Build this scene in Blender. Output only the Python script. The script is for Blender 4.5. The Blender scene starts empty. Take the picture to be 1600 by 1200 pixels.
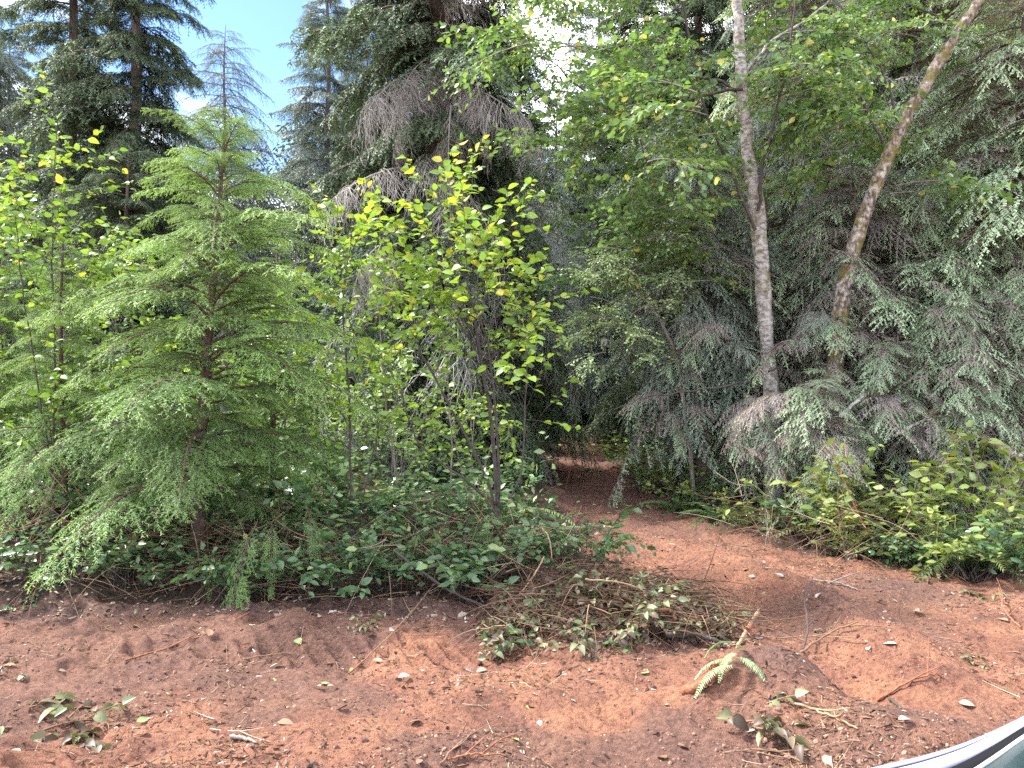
import bpy, math, random
import numpy as np
from mathutils import Matrix, Vector

# ------------------------------------------------------------------ camera, sky, sun
S = bpy.context.scene
COL = S.collection
cam_d = bpy.data.cameras.new('camera'); cam = bpy.data.objects.new('camera', cam_d); COL.objects.link(cam)
FOC = 1232.0                                   # focal length in photo pixels (1600 wide)
CAMH = 1.6
cam_d.sensor_width = 36.0; cam_d.lens = 36.0 * FOC / 1600.0
cam_d.clip_start = 0.05; cam_d.clip_end = 2000
cam.location = (0, 0, CAMH); cam.rotation_euler = (math.radians(90), 0, 0)
S.camera = cam
SUN_AZ, SUN_EL = math.radians(-72), math.radians(47)      # azimuth from +Y towards +X
W = bpy.data.worlds.new('World'); S.world = W; W.use_nodes = True
wn, wl = W.node_tree.nodes, W.node_tree.links
wn.clear()
wo = wn.new('ShaderNodeOutputWorld'); bg = wn.new('ShaderNodeBackground'); sky = wn.new('ShaderNodeTexSky')
sky.sky_type = 'NISHITA'; sky.sun_disc = False; sky.sun_elevation = SUN_EL; sky.sun_rotation = SUN_AZ
sky.air_density = 1.0; sky.dust_density = 0.3; sky.ozone_density = 2.5
tc = wn.new('ShaderNodeTexCoord'); cn = wn.new('ShaderNodeTexNoise'); cr = wn.new('ShaderNodeValToRGB'); mx = wn.new('ShaderNodeMix')
cmap = wn.new('ShaderNodeMapping'); cmap.inputs['Scale'].default_value = (1, 1, 2.2); cmap.inputs['Location'].default_value = (0.35, 0.1, 0.2)
mx.data_type = 'RGBA'
cn.inputs['Scale'].default_value = 2.6; cn.inputs['Detail'].default_value = 7; cn.inputs['Roughness'].default_value = 0.55
cr.color_ramp.elements[0].position = 0.44; cr.color_ramp.elements[1].position = 0.60
wl.new(tc.outputs['Generated'], cmap.inputs['Vector']); wl.new(cmap.outputs[0], cn.inputs['Vector'])
wl.new(cn.outputs['Fac'], cr.inputs['Fac']); wl.new(cr.outputs['Color'], mx.inputs['Factor'])
hsv = wn.new('ShaderNodeHueSaturation'); hsv.inputs['Saturation'].default_value = 1.1; hsv.inputs['Value'].default_value = 0.55
wl.new(sky.outputs['Color'], hsv.inputs['Color']); wl.new(hsv.outputs['Color'], mx.inputs['A']); mx.inputs['B'].default_value = (9.6, 9.6, 9.9, 1)
wl.new(mx.outputs['Result'], bg.inputs['Color']); bg.inputs['Strength'].default_value = 0.15
wl.new(bg.outputs[0], wo.inputs['Surface'])
sd = bpy.data.lights.new('sun', 'SUN'); sun = bpy.data.objects.new('sun', sd); COL.objects.link(sun)
sd.energy = 3.4; sd.angle = math.radians(7); sd.color = (1.0, 0.95, 0.87)
sdir = Vector((math.sin(SUN_AZ) * math.cos(SUN_EL), math.cos(SUN_AZ) * math.cos(SUN_EL), math.sin(SUN_EL)))
sun.rotation_euler = sdir.to_track_quat('Z', 'Y').to_euler()
S.view_settings.view_transform = 'Standard'; S.view_settings.look = 'None'; S.view_settings.gamma = 1
S.view_settings.use_curve_mapping = False
S.view_settings.exposure = 2.1
S.render.engine = 'CYCLES'
S.cycles.use_denoising = False
S.cycles.max_bounces = 5; S.cycles.diffuse_bounces = 3; S.cycles.transmission_bounces = 3; S.cycles.glossy_bounces = 2
S.cycles.caustics_reflective = False; S.cycles.caustics_refractive = False

# ------------------------------------------------------------------ helpers
random.seed(11)
rng = np.random.default_rng(11)
U = rng.uniform


def P(px, py, Y):
    """A point of the photograph (1600 x 1200 pixels) at a distance of Y metres."""
    return np.array([Y * (px - 800) / FOC, Y, CAMH - Y * (py - 600) / FOC])


def nrm(a):
    return a / np.maximum(np.linalg.norm(a, axis=-1, keepdims=True), 1e-9)


class MB:
    """Collects vertices and faces with numpy, builds ONE mesh."""
    def __init__(self):
        self.v, self.f, self.m, self.t, self.n = [], [], [], [], 0

    def add(self, v, f, tint=0.5, mat=0):
        v = np.asarray(v, float).reshape(-1, 3); f = np.asarray(f, int)
        self.v.append(v); self.f.append(f + self.n); self.m.append(np.full(len(f), mat))
        self.t.append(np.broadcast_to(np.asarray(tint, float), (len(v),)).copy()); self.n += len(v)

    def mesh(self, name, mats, smooth=True):
        me = bpy.data.meshes.new(name)
        v = np.concatenate(self.v) if self.v else np.zeros((0, 3))
        me.vertices.add(len(v)); me.vertices.foreach_set('co', v.astype(np.float32).ravel())
        tot = np.concatenate([np.full(len(f), f.shape[1]) for f in self.f]); loops = np.concatenate([f.ravel() for f in self.f])
        me.loops.add(len(loops)); me.loops.foreach_set('vertex_index', loops.astype(np.int32))
        st = np.concatenate([[0], np.cumsum(tot)[:-1]])
        me.polygons.add(len(tot)); me.polygons.foreach_set('loop_start', st.astype(np.int32))
        me.polygons.foreach_set('material_index', np.concatenate(self.m).astype(np.int32))
        me.polygons.foreach_set('use_smooth', np.full(len(tot), smooth))
        a = me.attributes.new('tint', 'FLOAT', 'POINT'); a.data.foreach_set('value', np.concatenate(self.t).astype(np.float32))
        for m in (mats if isinstance(mats, (list, tuple)) else [mats]): me.materials.append(m)
        me.update(calc_edges=True)
        return me


def link(name, data, parent=None, M=None):
    o = bpy.data.objects.new(name, data); COL.objects.link(o)
    if parent is not None: o.parent = parent
    if M is not None: o.matrix_local = M
    return o


def tag(o, label=None, cat=None, group=None, kind=None):
    if label: o['label'] = label
    if cat: o['category'] = cat
    if group: o['group'] = group
    if kind: o['kind'] = kind
    return o


def thing(name, loc, label, cat, group=None):
    o = link(name, None); o.location = loc; o.empty_display_size = 0.2
    return tag(o, label, cat, group)


def place(mb, TV, TF, O, R, tint, mat=0):
    """Copies of a template: origins O (M,3), axes R (M,3,3) as columns already scaled, one tint each."""
    M, n = len(O), len(TV)
    if M == 0: return
    v = O[:, None, :] + np.einsum('nj,mij->mni', TV, R)
    f = (TF[None] + (np.arange(M) * n)[:, None, None]).reshape(-1, TF.shape[1])
    tint = np.asarray(tint, float)
    t = np.repeat(tint, n) if tint.ndim == 1 and len(tint) == M else tint
    mb.add(v.reshape(-1, 3), f, t, mat)


def tube(mb, pts, rad, k=6, tint=0.5, mat=0, cap=True, wob=0.0):
    pts = np.asarray(pts, float); n = len(pts); rad = np.broadcast_to(np.asarray(rad, float), (n,))
    t = nrm(np.gradient(pts, axis=0)); ref = np.array([0.13, 0.31, 0.94]) if abs(t[0, 2]) < 0.8 else np.array([0.9, 0.4, 0.05])
    a = nrm(np.cross(t, ref)); b = np.cross(t, a)
    an = np.linspace(0, 2 * np.pi, k, endpoint=False)
    rr = rad[:, None] * (1 + wob * rng.normal(size=(n, k)))
    v = pts[:, None] + rr[..., None] * (np.cos(an)[None, :, None] * a[:, None] + np.sin(an)[None, :, None] * b[:, None])
    i = np.arange(n - 1)[:, None] * k; j = np.arange(k)[None]; j2 = (j + 1) % k
    f = np.stack([i + j, i + j2, i + k + j2, i + k + j], -1).reshape(-1, 4)
    mb.add(v.reshape(-1, 3), f, tint, mat)
    if cap:
        tip = (n - 1) * k
        c = np.stack([np.zeros(k - 2, int), np.arange(1, k - 1), np.arange(2, k)], -1)
        mb.add(v[-1], c, tint, mat); mb.add(v[0], c[:, ::-1], tint, mat)


def smooth_path(ctrl, n):
    """Catmull-Rom through control points."""
    c = np.asarray(ctrl, float)
    if len(c) == 2: return c[0] + (c[1] - c[0]) * np.linspace(0, 1, n)[:, None]
    e = np.vstack([2 * c[0] - c[1], c, 2 * c[-1] - c[-2]]); out = []
    for s in np.linspace(0, len(c) - 1 - 1e-6, n):
        i = int(s); u = s - i; p0, p1, p2, p3 = e[i:i + 4]
        out.append(0.5 * (2 * p1 + (p2 - p0) * u + (2 * p0 - 5 * p1 + 4 * p2 - p3) * u * u + (3 * p1 - p0 - 3 * p2 + p3) * u ** 3))
    return np.array(out)


class Tw:
    """Many twigs at once, each a quadratic p0 + v t - sag z t^2."""
    def __init__(s, p0, v, sag, key=None):
        s.p0, s.v, s.sag = np.asarray(p0, float), np.asarray(v, float), np.asarray(sag, float)
        s.len = np.linalg.norm(s.v, axis=1); s.key = np.zeros(len(s.p0)) if key is None else key

    def pos(s, i, t):
        p = s.p0[i] + s.v[i] * t[:, None]; p[:, 2] -= s.sag[i] * t * t; return p

    def tan(s, i, t):
        d = s.v[i].copy(); d[:, 2] -= 2 * s.sag[i] * t; return nrm(d)

    def wood(s, mb, r0, r1, seg=4, k=3, tint=0.5, mat=0):
        n = len(s.p0)
        if n == 0: return
        ts = np.linspace(0, 1, seg + 1); ii = np.repeat(np.arange(n), seg + 1); tt = np.tile(ts, n)
        p = s.pos(ii, tt); d = s.tan(ii, tt); a = nrm(np.cross(d, np.array([0.21, 0.17, 0.96]))); b = np.cross(d, a)
        r0 = np.broadcast_to(np.asarray(r0, float), (n,)); r = np.repeat(r0, seg + 1) * (1 - tt) + r1 * tt
        an = np.arange(k) * 2 * np.pi / k
        v = p[:, None] + r[:, None, None] * (np.cos(an)[None, :, None] * a[:, None] + np.sin(an)[None, :, None] * b[:, None])
        base = (np.arange(n)[:, None, None] * (seg + 1) + np.arange(seg)[None, :, None]) * k
        j = np.arange(k)[None, None]; j2 = (j + 1) % k
        f = np.stack([base + j, base + j2, base + k + j2, base + k + j], -1).reshape(-1, 4)
        mb.add(v.reshape(-1, 3), f, tint, mat)


Z = np.array([0, 0, 1.0])


def spawn(T, i, t, ang, ln, sagf, side, lift=0.0, jit=0.1, up=None):
    p = T.pos(i, t); d = T.tan(i, t)
    u = Z + rng.normal(size=(len(i), 3)) * jit if up is None else up
    sv = nrm(np.cross(u, d))
    dr = nrm(np.cos(ang)[:, None] * d + (np.sin(ang) * side)[:, None] * sv + lift * Z + rng.normal(size=(len(i), 3)) * jit * 0.6)
    return Tw(p, dr * ln[:, None], sagf * ln)


def along(T, spacing, t0, t1):
    """indices, params and alternating sides of nodes along twigs"""
    n = np.maximum((T.len * (t1 - t0) / spacing).astype(int), 1)
    i = np.repeat(np.arange(len(n)), n)
    k = np.arange(len(i)) - np.repeat(np.cumsum(n) - n, n)
    t = t0 + (t1 - t0) * (k + 0.5 + U(-.3, .3, len(i))) / np.repeat(n, n)
    return i, np.clip(t, 0, 1), np.where(k % 2 == 0, 1.0, -1.0)


# value noise ------------------------------------------------------
def vn(x, y, seed=0):
    xi, yi = np.floor(x).astype(np.int64), np.floor(y).astype(np.int64); fx, fy = x - xi, y - yi
    fx, fy = fx * fx * fx * (fx * (fx * 6 - 15) + 10), fy * fy * fy * (fy * (fy * 6 - 15) + 10)

    def h(a, b):
        k = (a * 374761393 + b * 668265263 + seed * 974711) & 0xffffffff
        k = ((k ^ (k >> 13)) * 1274126177) & 0xffffffff
        return ((k ^ (k >> 16)) & 0xffff) / 65535.0
    return (h(xi, yi) * (1 - fx) + h(xi + 1, yi) * fx) * (1 - fy) + (h(xi, yi + 1) * (1 - fx) + h(xi + 1, yi + 1) * fx) * fy - 0.5


def fbm(x, y, s, o=4, seed=0, g=0.5):
    r = 0; a = 1.0
    for k in range(o):
        r = r + a * vn(x / s + 17.3 * k, y / s - 9.1 * k, seed + k); s = s / 2.03; a *= g
    return r


def sst(a, b, x):
    t = np.clip((x - a) / (b - a), 0, 1); return t * t * (3 - 2 * t)


# ------------------------------------------------------------------ materials
def mat_base(name):
    m = bpy.data.materials.new(name); m.use_nodes = True; n, l = m.node_tree.nodes, m.node_tree.links
    return m, n, l, n['Principled BSDF'], n['Material Output']


def ramp(n, stops):
    r = n.new('ShaderNodeValToRGB'); e = r.color_ramp.elements
    while len(e) < len(stops): e.new(0.5)
    for x, (p, c) in zip(e, stops): x.position = p; x.color = (*c, 1)
    return r


def leaf_mat(name, stops, rough=0.45, trans=0.35, tcol=1.5, rnd=0.25, spec=0.4):
    m, n, l, b, out = mat_base(name)
    at = n.new('ShaderNodeAttribute'); at.attribute_name = 'tint'
    r = ramp(n, stops); l.new(at.outputs['Fac'], r.inputs['Fac'])
    oi = n.new('ShaderNodeObjectInfo'); mr = n.new('ShaderNodeMapRange'); mr.inputs['To Min'].default_value = 1 - rnd; mr.inputs['To Max'].default_value = 1 + rnd
    l.new(oi.outputs['Random'], mr.inputs['Value'])
    hs = n.new('ShaderNodeHueSaturation'); l.new(mr.outputs[0], hs.inputs['Value']); l.new(r.outputs['Color'], hs.inputs['Color'])
    l.new(hs.outputs['Color'], b.inputs['Base Color'])
    b.inputs['Roughness'].default_value = rough; b.inputs['Specular IOR Level'].default_value = spec
    tr = n.new('ShaderNodeBsdfTranslucent'); ml = n.new('ShaderNodeMix'); ml.data_type = 'RGBA'; ml.blend_type = 'MULTIPLY'; ml.inputs['Factor'].default_value = 1
    ml.inputs['B'].default_value = (tcol, tcol, tcol * 0.55, 1)
    l.new(hs.outputs['Color'], ml.inputs['A']); l.new(ml.outputs['Result'], tr.inputs['Color'])
    mx = n.new('ShaderNodeMixShader'); mx.inputs[0].default_value = trans
    l.new(b.outputs[0], mx.inputs[1]); l.new(tr.outputs[0], mx.inputs[2]); l.new(mx.outputs[0], out.inputs['Surface'])
    return m


def bark_mat(name, stops, scale=(8, 8, 2.5), rough=0.9, bump=0.5, detail=6, moss=None):
    m, n, l, b, out = mat_base(name)
    tc = n.new('ShaderNodeTexCoord'); mp = n.new('ShaderNodeMapping'); mp.inputs['Scale'].default_value = scale
    nz = n.new('ShaderNodeTexNoise'); nz.inputs['Scale'].default_value = 3; nz.inputs['Detail'].default_value = detail; nz.inputs['Roughness'].default_value = 0.65
    l.new(tc.outputs['Object'], mp.inputs[0]); l.new(mp.outputs[0], nz.inputs['Vector'])
    r = ramp(n, stops); l.new(nz.outputs['Fac'], r.inputs['Fac']); colour = r.outputs['Color']
    if moss:
        n2 = n.new('ShaderNodeTexNoise'); n2.inputs['Scale'].default_value = 5.5; n2.inputs['Detail'].default_value = 5; n2.inputs['Roughness'].default_value = 0.7
        l.new(tc.outputs['Object'], n2.inputs['Vector'])
        r2 = ramp(n, [(moss[1] - .03, (0, 0, 0)), (moss[1] + 0.14, (.9, .9, .9))]); l.new(n2.outputs['Fac'], r2.inputs['Fac'])
        mx = n.new('ShaderNodeMix'); mx.data_type = 'RGBA'; l.new(r2.outputs['Color'], mx.inputs['Factor']); l.new(colour, mx.inputs['A'])
        mx.inputs['B'].default_value = (*moss[0], 1); colour = mx.outputs['Result']
    l.new(colour, b.inputs['Base Color']); b.inputs['Roughness'].default_value = rough; b.inputs['Specular IOR Level'].default_value = 0.2
    bp = n.new('ShaderNodeBump'); bp.inputs['Strength'].default_value = bump; bp.inputs['Distance'].default_value = 0.02
    l.new(nz.outputs['Fac'], bp.inputs['Height']); l.new(bp.outputs[0], b.inputs['Normal'])
    return m


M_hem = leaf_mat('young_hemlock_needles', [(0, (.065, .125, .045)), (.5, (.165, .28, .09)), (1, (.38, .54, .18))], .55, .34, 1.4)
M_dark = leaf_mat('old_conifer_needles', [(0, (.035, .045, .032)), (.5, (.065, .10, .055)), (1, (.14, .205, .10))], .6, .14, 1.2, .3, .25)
M_far = leaf_mat('hazed_blue_green_needles', [(0, (.065, .08, .07)), (.5, (.12, .16, .13)), (1, (.20, .26, .20))], .5, .15, 1.2)  # distance haze is mixed into this needle colour, paler and bluer
M_ced = leaf_mat('cedar_sprays', [(0, (.19, .165, .16)), (.32, (.34, .28, .265)), (.43, (.26, .24, .19)), (.54, (.20, .29, .18)), (1, (.50, .63, .41))], .5, .24, 1.2, .18)
M_greyced = leaf_mat('grey_cedar_sprays', [(0, (.14, .14, .13)), (.45, (.18, .235, .185)), (1, (.36, .46, .35))], .5, .15, 1.1, .2)
M_deadtw = leaf_mat('dead_conifer_twigs', [(0, (.15, .135, .125)), (.5, (.28, .255, .24)), (1, (.44, .41, .39))], .9, 0, 1, .25, .1)
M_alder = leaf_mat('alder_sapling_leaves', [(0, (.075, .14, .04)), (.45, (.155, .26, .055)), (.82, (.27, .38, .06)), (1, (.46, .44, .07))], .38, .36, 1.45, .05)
M_alderB = leaf_mat('alder_tree_leaves', [(0, (.06, .115, .045)), (.5, (.125, .22, .075)), (.88, (.24, .34, .09)), (1, (.42, .40, .11))], .38, .40, 1.4, .2)
M_pale = leaf_mat('pale_shrub_leaves', [(0, (.12, .18, .08)), (.5, (.24, .34, .15)), (1, (.40, .50, .25))], .42, .30, 1.3, .15)
M_salal = leaf_mat('salal_leaves', [(0, (.04, .085, .04)), (.5, (.085, .16, .065)), (.85, (.15, .24, .085)), (1, (.30, .30, .10))], .33, .22, 1.4, .1, .55)
M_olive = leaf_mat('salmonberry_leaves', [(0, (.09, .13, .035)), (.5, (.18, .24, .06)), (.85, (.30, .34, .10)), (1, (.36, .22, .07))], .5, .3, 1.3, .12)
M_fern = leaf_mat('sword_fern_fronds', [(0, (.05, .075, .03)), (.5, (.09, .14, .055)), (1, (.19, .25, .11))], .5, .2, 1.3, .2)
M_fernp = leaf_mat('pale_fern_frond', [(0, (.15, .21, .10)), (1, (.30, .38, .21))], .6, .2, 1.1, .1)
M_wilt = leaf_mat('wilted_leaves', [(0, (.055, .038, .026)), (.3, (.12, .08, .055)), (.5, (.13, .13, .06)), (.75, (.17, .20, .10)), (.92, (.26, .27, .18)), (1, (.36, .33, .27))], .5, .15, 1.1, .12)
M_fall = leaf_mat('fallen_leaf', [(0, (.14, .07, .04)), (.25, (.26, .165, .11)), (.5, (.31, .25, .21)), (.75, (.42, .38, .34)), (.9, (.22, .27, .11)), (1, (.42, .36, .10))], .6, .1, 1, .1)
M_bark = bark_mat('conifer_bark', [(.3, (.06, .045, .04)), (.55, (.13, .10, .085)), (.75, (.20, .165, .15))])
M_barkr = bark_mat('young_hemlock_bark', [(.3, (.06, .04, .032)), (.6, (.13, .085, .07)), (.8, (.24, .18, .16))], (14, 14, 6))
M_barkg = bark_mat('grey_conifer_bark', [(.3, (.11, .10, .10)), (.55, (.20, .18, .18)), (.8, (.32, .29, .29))], (7, 7, 2))
M_birch = bark_mat('white_alder_bark', [(.32, (.07, .06, .05)), (.44, (.20, .18, .165)), (.54, (.36, .335, .315)), (.75, (.56, .53, .50))], (5, 5, 9), .8, .3, 7, ((.13, .11, .035), .54))
M_mossy = bark_mat('mossy_alder_bark', [(.36, (.05, .035, .03)), (.46, (.15, .115, .10)), (.56, (.36, .31, .28)), (.7, (.55, .50, .47))], (8, 8, 5), .85, .5, 7, ((.15, .125, .03), .47))
M_stem = bark_mat('dark_sapling_bark', [(.3, (.035, .03, .028)), (.6, (.09, .075, .07)), (.8, (.16, .14, .13))], (20, 20, 8))
M_stemg = bark_mat('grey_sapling_bark', [(.3, (.12, .10, .09)), (.6, (.24, .21, .19)), (.8, (.38, .34, .31))], (18, 18, 8))
M_twig = leaf_mat('dry_twig', [(0, (.07, .04, .03)), (.5, (.20, .12, .08)), (.8, (.33, .23, .16)), (1, (.50, .42, .34))], .9, 0, 1, .2, .1)
M_split = bark_mat('splintered_wood', [(.3, (.24, .14, .09)), (.6, (.38, .26, .16)), (.8, (.48, .37, .25))], (3, 3, 30), .8, .4)
M_root = bark_mat('red_root_bark', [(.3, (.13, .05, .03)), (.6, (.28, .12, .07)), (.8, (.36, .2, .13))], (14, 14, 14))


def soil_nodes(m, n, l, b):
    tc = n.new('ShaderNodeTexCoord')

    def noise(sc, det, ro=0.6, vec=None):
        x = n.new('ShaderNodeTexNoise'); x.inputs['Scale'].default_value = sc; x.inputs['Detail'].default_value = det; x.inputs['Roughness'].default_value = ro
        l.new(vec or tc.outputs['Object'], x.inputs['Vector']); return x

    def mix(f, a, c, blend='MIX'):
        x = n.new('ShaderNodeMix'); x.data_type = 'RGBA'; x.blend_type = blend
        for s, val in (('Factor', f), ('A', a), ('B', c)):
            if isinstance(val, (int, float)): x.inputs[s].default_value = val
            elif isinstance(val, tuple): x.inputs[s].default_value = (*val, 1)
            else: l.new(val, x.inputs[s])
        return x.outputs['Result']
    n1, n2, n3 = noise(2.2, 8, 0.65), noise(38, 5, 0.7), noise(170, 3, 0.7)
    r1 = ramp(n, [(.30, (.15, .076, .058)), (.43, (.255, .125, .087)), (.57, (.34, .168, .106)), (.78, (.42, .23, .142))]); l.new(n1.outputs['Fac'], r1.inputs['Fac'])
    r2 = ramp(n, [(.30, (.24, .21, .22)), (.42, (.62, .57, .59)), (.52, (1.0, .98, .98)), (.72, (1.25, 1.2, 1.15))]); l.new(n2.outputs['Fac'], r2.inputs['Fac'])
    c = mix(0.75, r1.outputs['Color'], r2.outputs['Color'], 'MULTIPLY')
    r3 = ramp(n, [(.60, (0, 0, 0)), (.68, (1, 1, 1))]); l.new(n3.outputs['Fac'], r3.inputs['Fac'])
    r3v = n.new('ShaderNodeMath'); r3v.operation = 'MULTIPLY'; r3v.inputs[1].default_value = 0.65; l.new(r3.outputs['Color'], r3v.inputs[0])
    c = mix(r3v.outputs[0], c, (.09, .045, .035))
    at = n.new('ShaderNodeAttribute'); at.attribute_name = 'tint'              # 1 red subsoil, 0.5 dark loam, 0 forest floor
    rl = ramp(n, [(.30, (.07, .047, .042)), (.5, (.14, .083, .07)), (.72, (.24, .145, .12))]); l.new(n2.outputs['Fac'], rl.inputs['Fac'])
    rf = ramp(n, [(.35, (.025, .02, .015)), (.55, (.065, .045, .035)), (.75, (.13, .09, .07))]); l.new(n2.outputs['Fac'], rf.inputs['Fac'])
    f1 = n.new('ShaderNodeMapRange'); f1.inputs['From Min'].default_value = .5; f1.inputs['From Max'].default_value = 1; l.new(at.outputs['Fac'], f1.inputs['Value'])
    f0 = n.new('ShaderNodeMapRange'); f0.inputs['From Min'].default_value = 0; f0.inputs['From Max'].default_value = .5; l.new(at.outputs['Fac'], f0.inputs['Value'])
    c = mix(f1.outputs[0], rl.outputs['Color'], c); c = mix(f0.outputs[0], rf.outputs['Color'], c)
    l.new(c, b.inputs['Base Color']); b.inputs['Roughness'].default_value = 0.95; b.inputs['Specular IOR Level'].default_value = 0.15
    ad = n.new('ShaderNodeMath'); ad.operation = 'ADD'; l.new(n2.outputs['Fac'], ad.inputs[0]); l.new(n3.outputs['Fac'], ad.inputs[1])
    bp = n.new('ShaderNodeBump'); bp.inputs['Strength'].default_value = 1.0; bp.inputs['Distance'].default_value = 0.02
    l.new(ad.outputs[0], bp.inputs['Height']); l.new(bp.outputs[0], b.inputs['Normal'])


M_soil, n_, l_, b_, o_ = mat_base('red_soil'); soil_nodes(M_soil, n_, l_, b_)


def clod_mat():
    m, n, l, b, out = mat_base('soil_clod')
    at = n.new('ShaderNodeAttribute'); at.attribute_name = 'tint'
    r = ramp(n, [(0, (.06, .04, .036)), (.4, (.16, .095, .075)), (.75, (.29, .17, .125)), (1, (.38, .235, .165))]); l.new(at.outputs['Fac'], r.inputs['Fac'])
    l.new(r.outputs['Color'], b.inputs['Base Color']); b.inputs['Roughness'].default_value = 0.95; b.inputs['Specular IOR Level'].default_value = 0.1
    return m


M_clod = clod_mat()

# ------------------------------------------------------------------ ground
# forest edge beside the cleared soil: left margin and right margin of the trail as x(Y)
LY = np.array([-40, 5.3, 5.75, 6.3, 6.9, 8.0, 10.9, 14, 16.5, 19, 21]); LX = np.array([-60, -60, -.2, .55, .72, .62, .45, .35, .40, .95, 1.6])
RY = np.array([-40, 5.6, 6.3, 7.0, 7.9, 9.5, 12.3, 15, 17.5, 19, 21]); RX = np.array([60, 60, 4.1, 3.35, 2.65, 2.35, 2.0, 1.95, 2.05, 2.2, 1.6])


def soil_mask(x, y):
    w = 0.28 * fbm(x, y, 0.9, 3, 40)
    edge = 5.62 + 0.18 * fbm(x, y * 0, 1.4, 3, 43)                 # front line of the left brush
    lx = np.where(y < edge, -60, np.interp(y, LY, LX)); rx = np.interp(y, RY, RX)
    m = sst(-0.12, 0.14, x - lx + w) * sst(-0.12, 0.2, rx - x + w)
    m = np.where(y < edge, 1.0, m)
    return m * sst(19.6, 18.6, y + w)


def gz(x, y):
    x, y = np.asarray(x, float), np.asarray(y, float)
    s = soil_mask(x, y)
    h = 0.20 * sst(5.5, 6.6, y) * sst(1.0, 0.2, x) + 0.12 * sst(0, 1.2, y - np.interp(x, [1.6, 2, 2.65, 3.35, 4.2, 9], [12.5, 12.3, 7.9, 7.0, 6.3, 5.8])) * sst(1.8, 2.6, x)
    h = h + 0.04 * sst(9, 19, y) + 0.5 * np.exp(-((y - 19.6) / 1.2) ** 2) * np.exp(-((x - 1.6) / 1.6) ** 2)
    h = h + (1 - s) * 0.10 * fbm(x, y, 1.2, 4, 3)
    # mounds and ruts pushed up by the machine
    h = h + 0.27 * np.exp(-((x - 1.30) / .33) ** 2 - ((y - 3.95) / .30) ** 2) + 0.17 * np.exp(-((x - 1.72) / .45) ** 2 - ((y - 3.45) / .28) ** 2)
    h = h + 0.17 * np.exp(-((x - 2.25) / .28) ** 2 - ((y - 4.65) / .55) ** 2) - 0.15 * np.exp(-((x - 1.85) / .22) ** 2 - ((y - 4.25) / .45) ** 2)
    rut = 2.35 + 0.25 * np.sin(y * .6) - 0.22 * np.maximum(y - 5, 0) + 0.02 * y
    h = h + 0.12 * np.exp(-((x - rut) / .22) ** 2) * sst(5.0, 5.6, y) * sst(8.6, 7.2, y) - 0.09 * np.exp(-((x - rut + .55) / .25) ** 2) * sst(5.0, 5.8, y) * sst(10, 7.5, y)
    h = h + 0.10 * np.exp(-((x + 2.6) / .8) ** 2 - ((y - 3.3) / .2) ** 2) + 0.06 * np.exp(-((x - .2) / .6) ** 2 - ((y - 4.0) / .16) ** 2)
    h = h + 0.06 * np.exp(-((x + .75) / .5) ** 2 - ((y - 4.9) / .25) ** 2) + 0.13 * np.exp(-((x - .75) / .55) ** 2 - ((y - 5.35) / .35) ** 2)
    h = h - 0.035 * sst(.28, .05, np.abs(y - 4.62 + 0.08 * x)) * sst(-4, -3, x) * sst(.4, -.1, x)
    # cleat marks of the machine's track
    ph = (x + 0.55 * (y - 4.6)) / 0.135
    h = h + 0.055 * np.maximum(np.sin(2 * np.pi * ph), -.2) * sst(.22, .10, np.abs(y - 4.62 + 0.08 * x)) * sst(-3.2, -2.6, x) * sst(.1, -.4, x) * np.maximum(.8 + fbm(x, y, .6, 2, 71), 0)
    n = 0.075 * fbm(x, y, 0.9, 3, 5) + 0.062 * fbm(x, y, 0.24, 4, 8, .6) * (0.6 + 1.4 * np.maximum(fbm(x, y, .8, 2, 21) + .2, 0)) + 0.020 * np.abs(fbm(x, y, .055, 3, 9, .65)) - 0.03 * np.maximum(fbm(x, y, .11, 2, 14) - .22, 0)
    return h + n


def graded(core, outer, step, far):
    a = [outer];
    while a[-1] < far:
        a.append(a[-1] + max(step, (a[-1] - core) * 0.13 + step))
    return a


gx = np.arange(-3.4, 3.4, 0.0155); pos = np.array(graded(3.4, 3.4, .03, 400)); gx = np.concatenate([-pos[::-1], gx[1:], pos])
y1 = [2.6]
while y1[-1] < 400: y1.append(y1[-1] + 0.0042 * y1[-1] + (0.14 * (y1[-1] - 20) if y1[-1] > 20 else 0))
y0 = [2.6]
while y0[-1] > -300: y0.append(y0[-1] - 0.03 - 0.14 * (2.6 - y0[-1]))
gy = np.array(y0[::-1][:-1] + y1)
GX, GY = np.meshgrid(gx, gy); HZ = gz(GX, GY) * np.where(np.hypot(GX, GY) > 60, 0.3, 1)
sm = soil_mask(GX, GY)
loam = sst(-.05, .22, fbm(GX, GY, 1.1, 4, 61)) * .65
loam = np.maximum(loam, sst(5.1, 5.6, GY + .25 * fbm(GX, GY, .5, 3, 64)) * sst(.7, .2, GX))
loam = np.maximum(loam, .6 * sst(6.6, 9, GY) * sst(-.5, .1, fbm(GX, GY, .5, 3, 66) + .25))
loam = np.maximum(loam, .9 * np.exp(-((GX - 3.0) / .55) ** 2 - ((GY - 6.1) / .5) ** 2)); loam = np.maximum(loam, .7 * np.exp(-((GX - .9) / .6) ** 2 - ((GY - 5.0) / .4) ** 2))
loam = np.maximum(loam, np.exp(-((GX - 1.55) / .18) ** 2 - ((GY - 4.05) / .25) ** 2))
loam = np.maximum(loam, .85 * np.exp(-((GX - 1.36) / .30) ** 2 - ((GY - 3.9) / .26) ** 2)); loam = np.maximum(loam, .85 * np.exp(-((GX - 1.75) / .40) ** 2 - ((GY - 3.5) / .25) ** 2))  # dark mound soil; colour also deepened to stand in for relief shading
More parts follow.
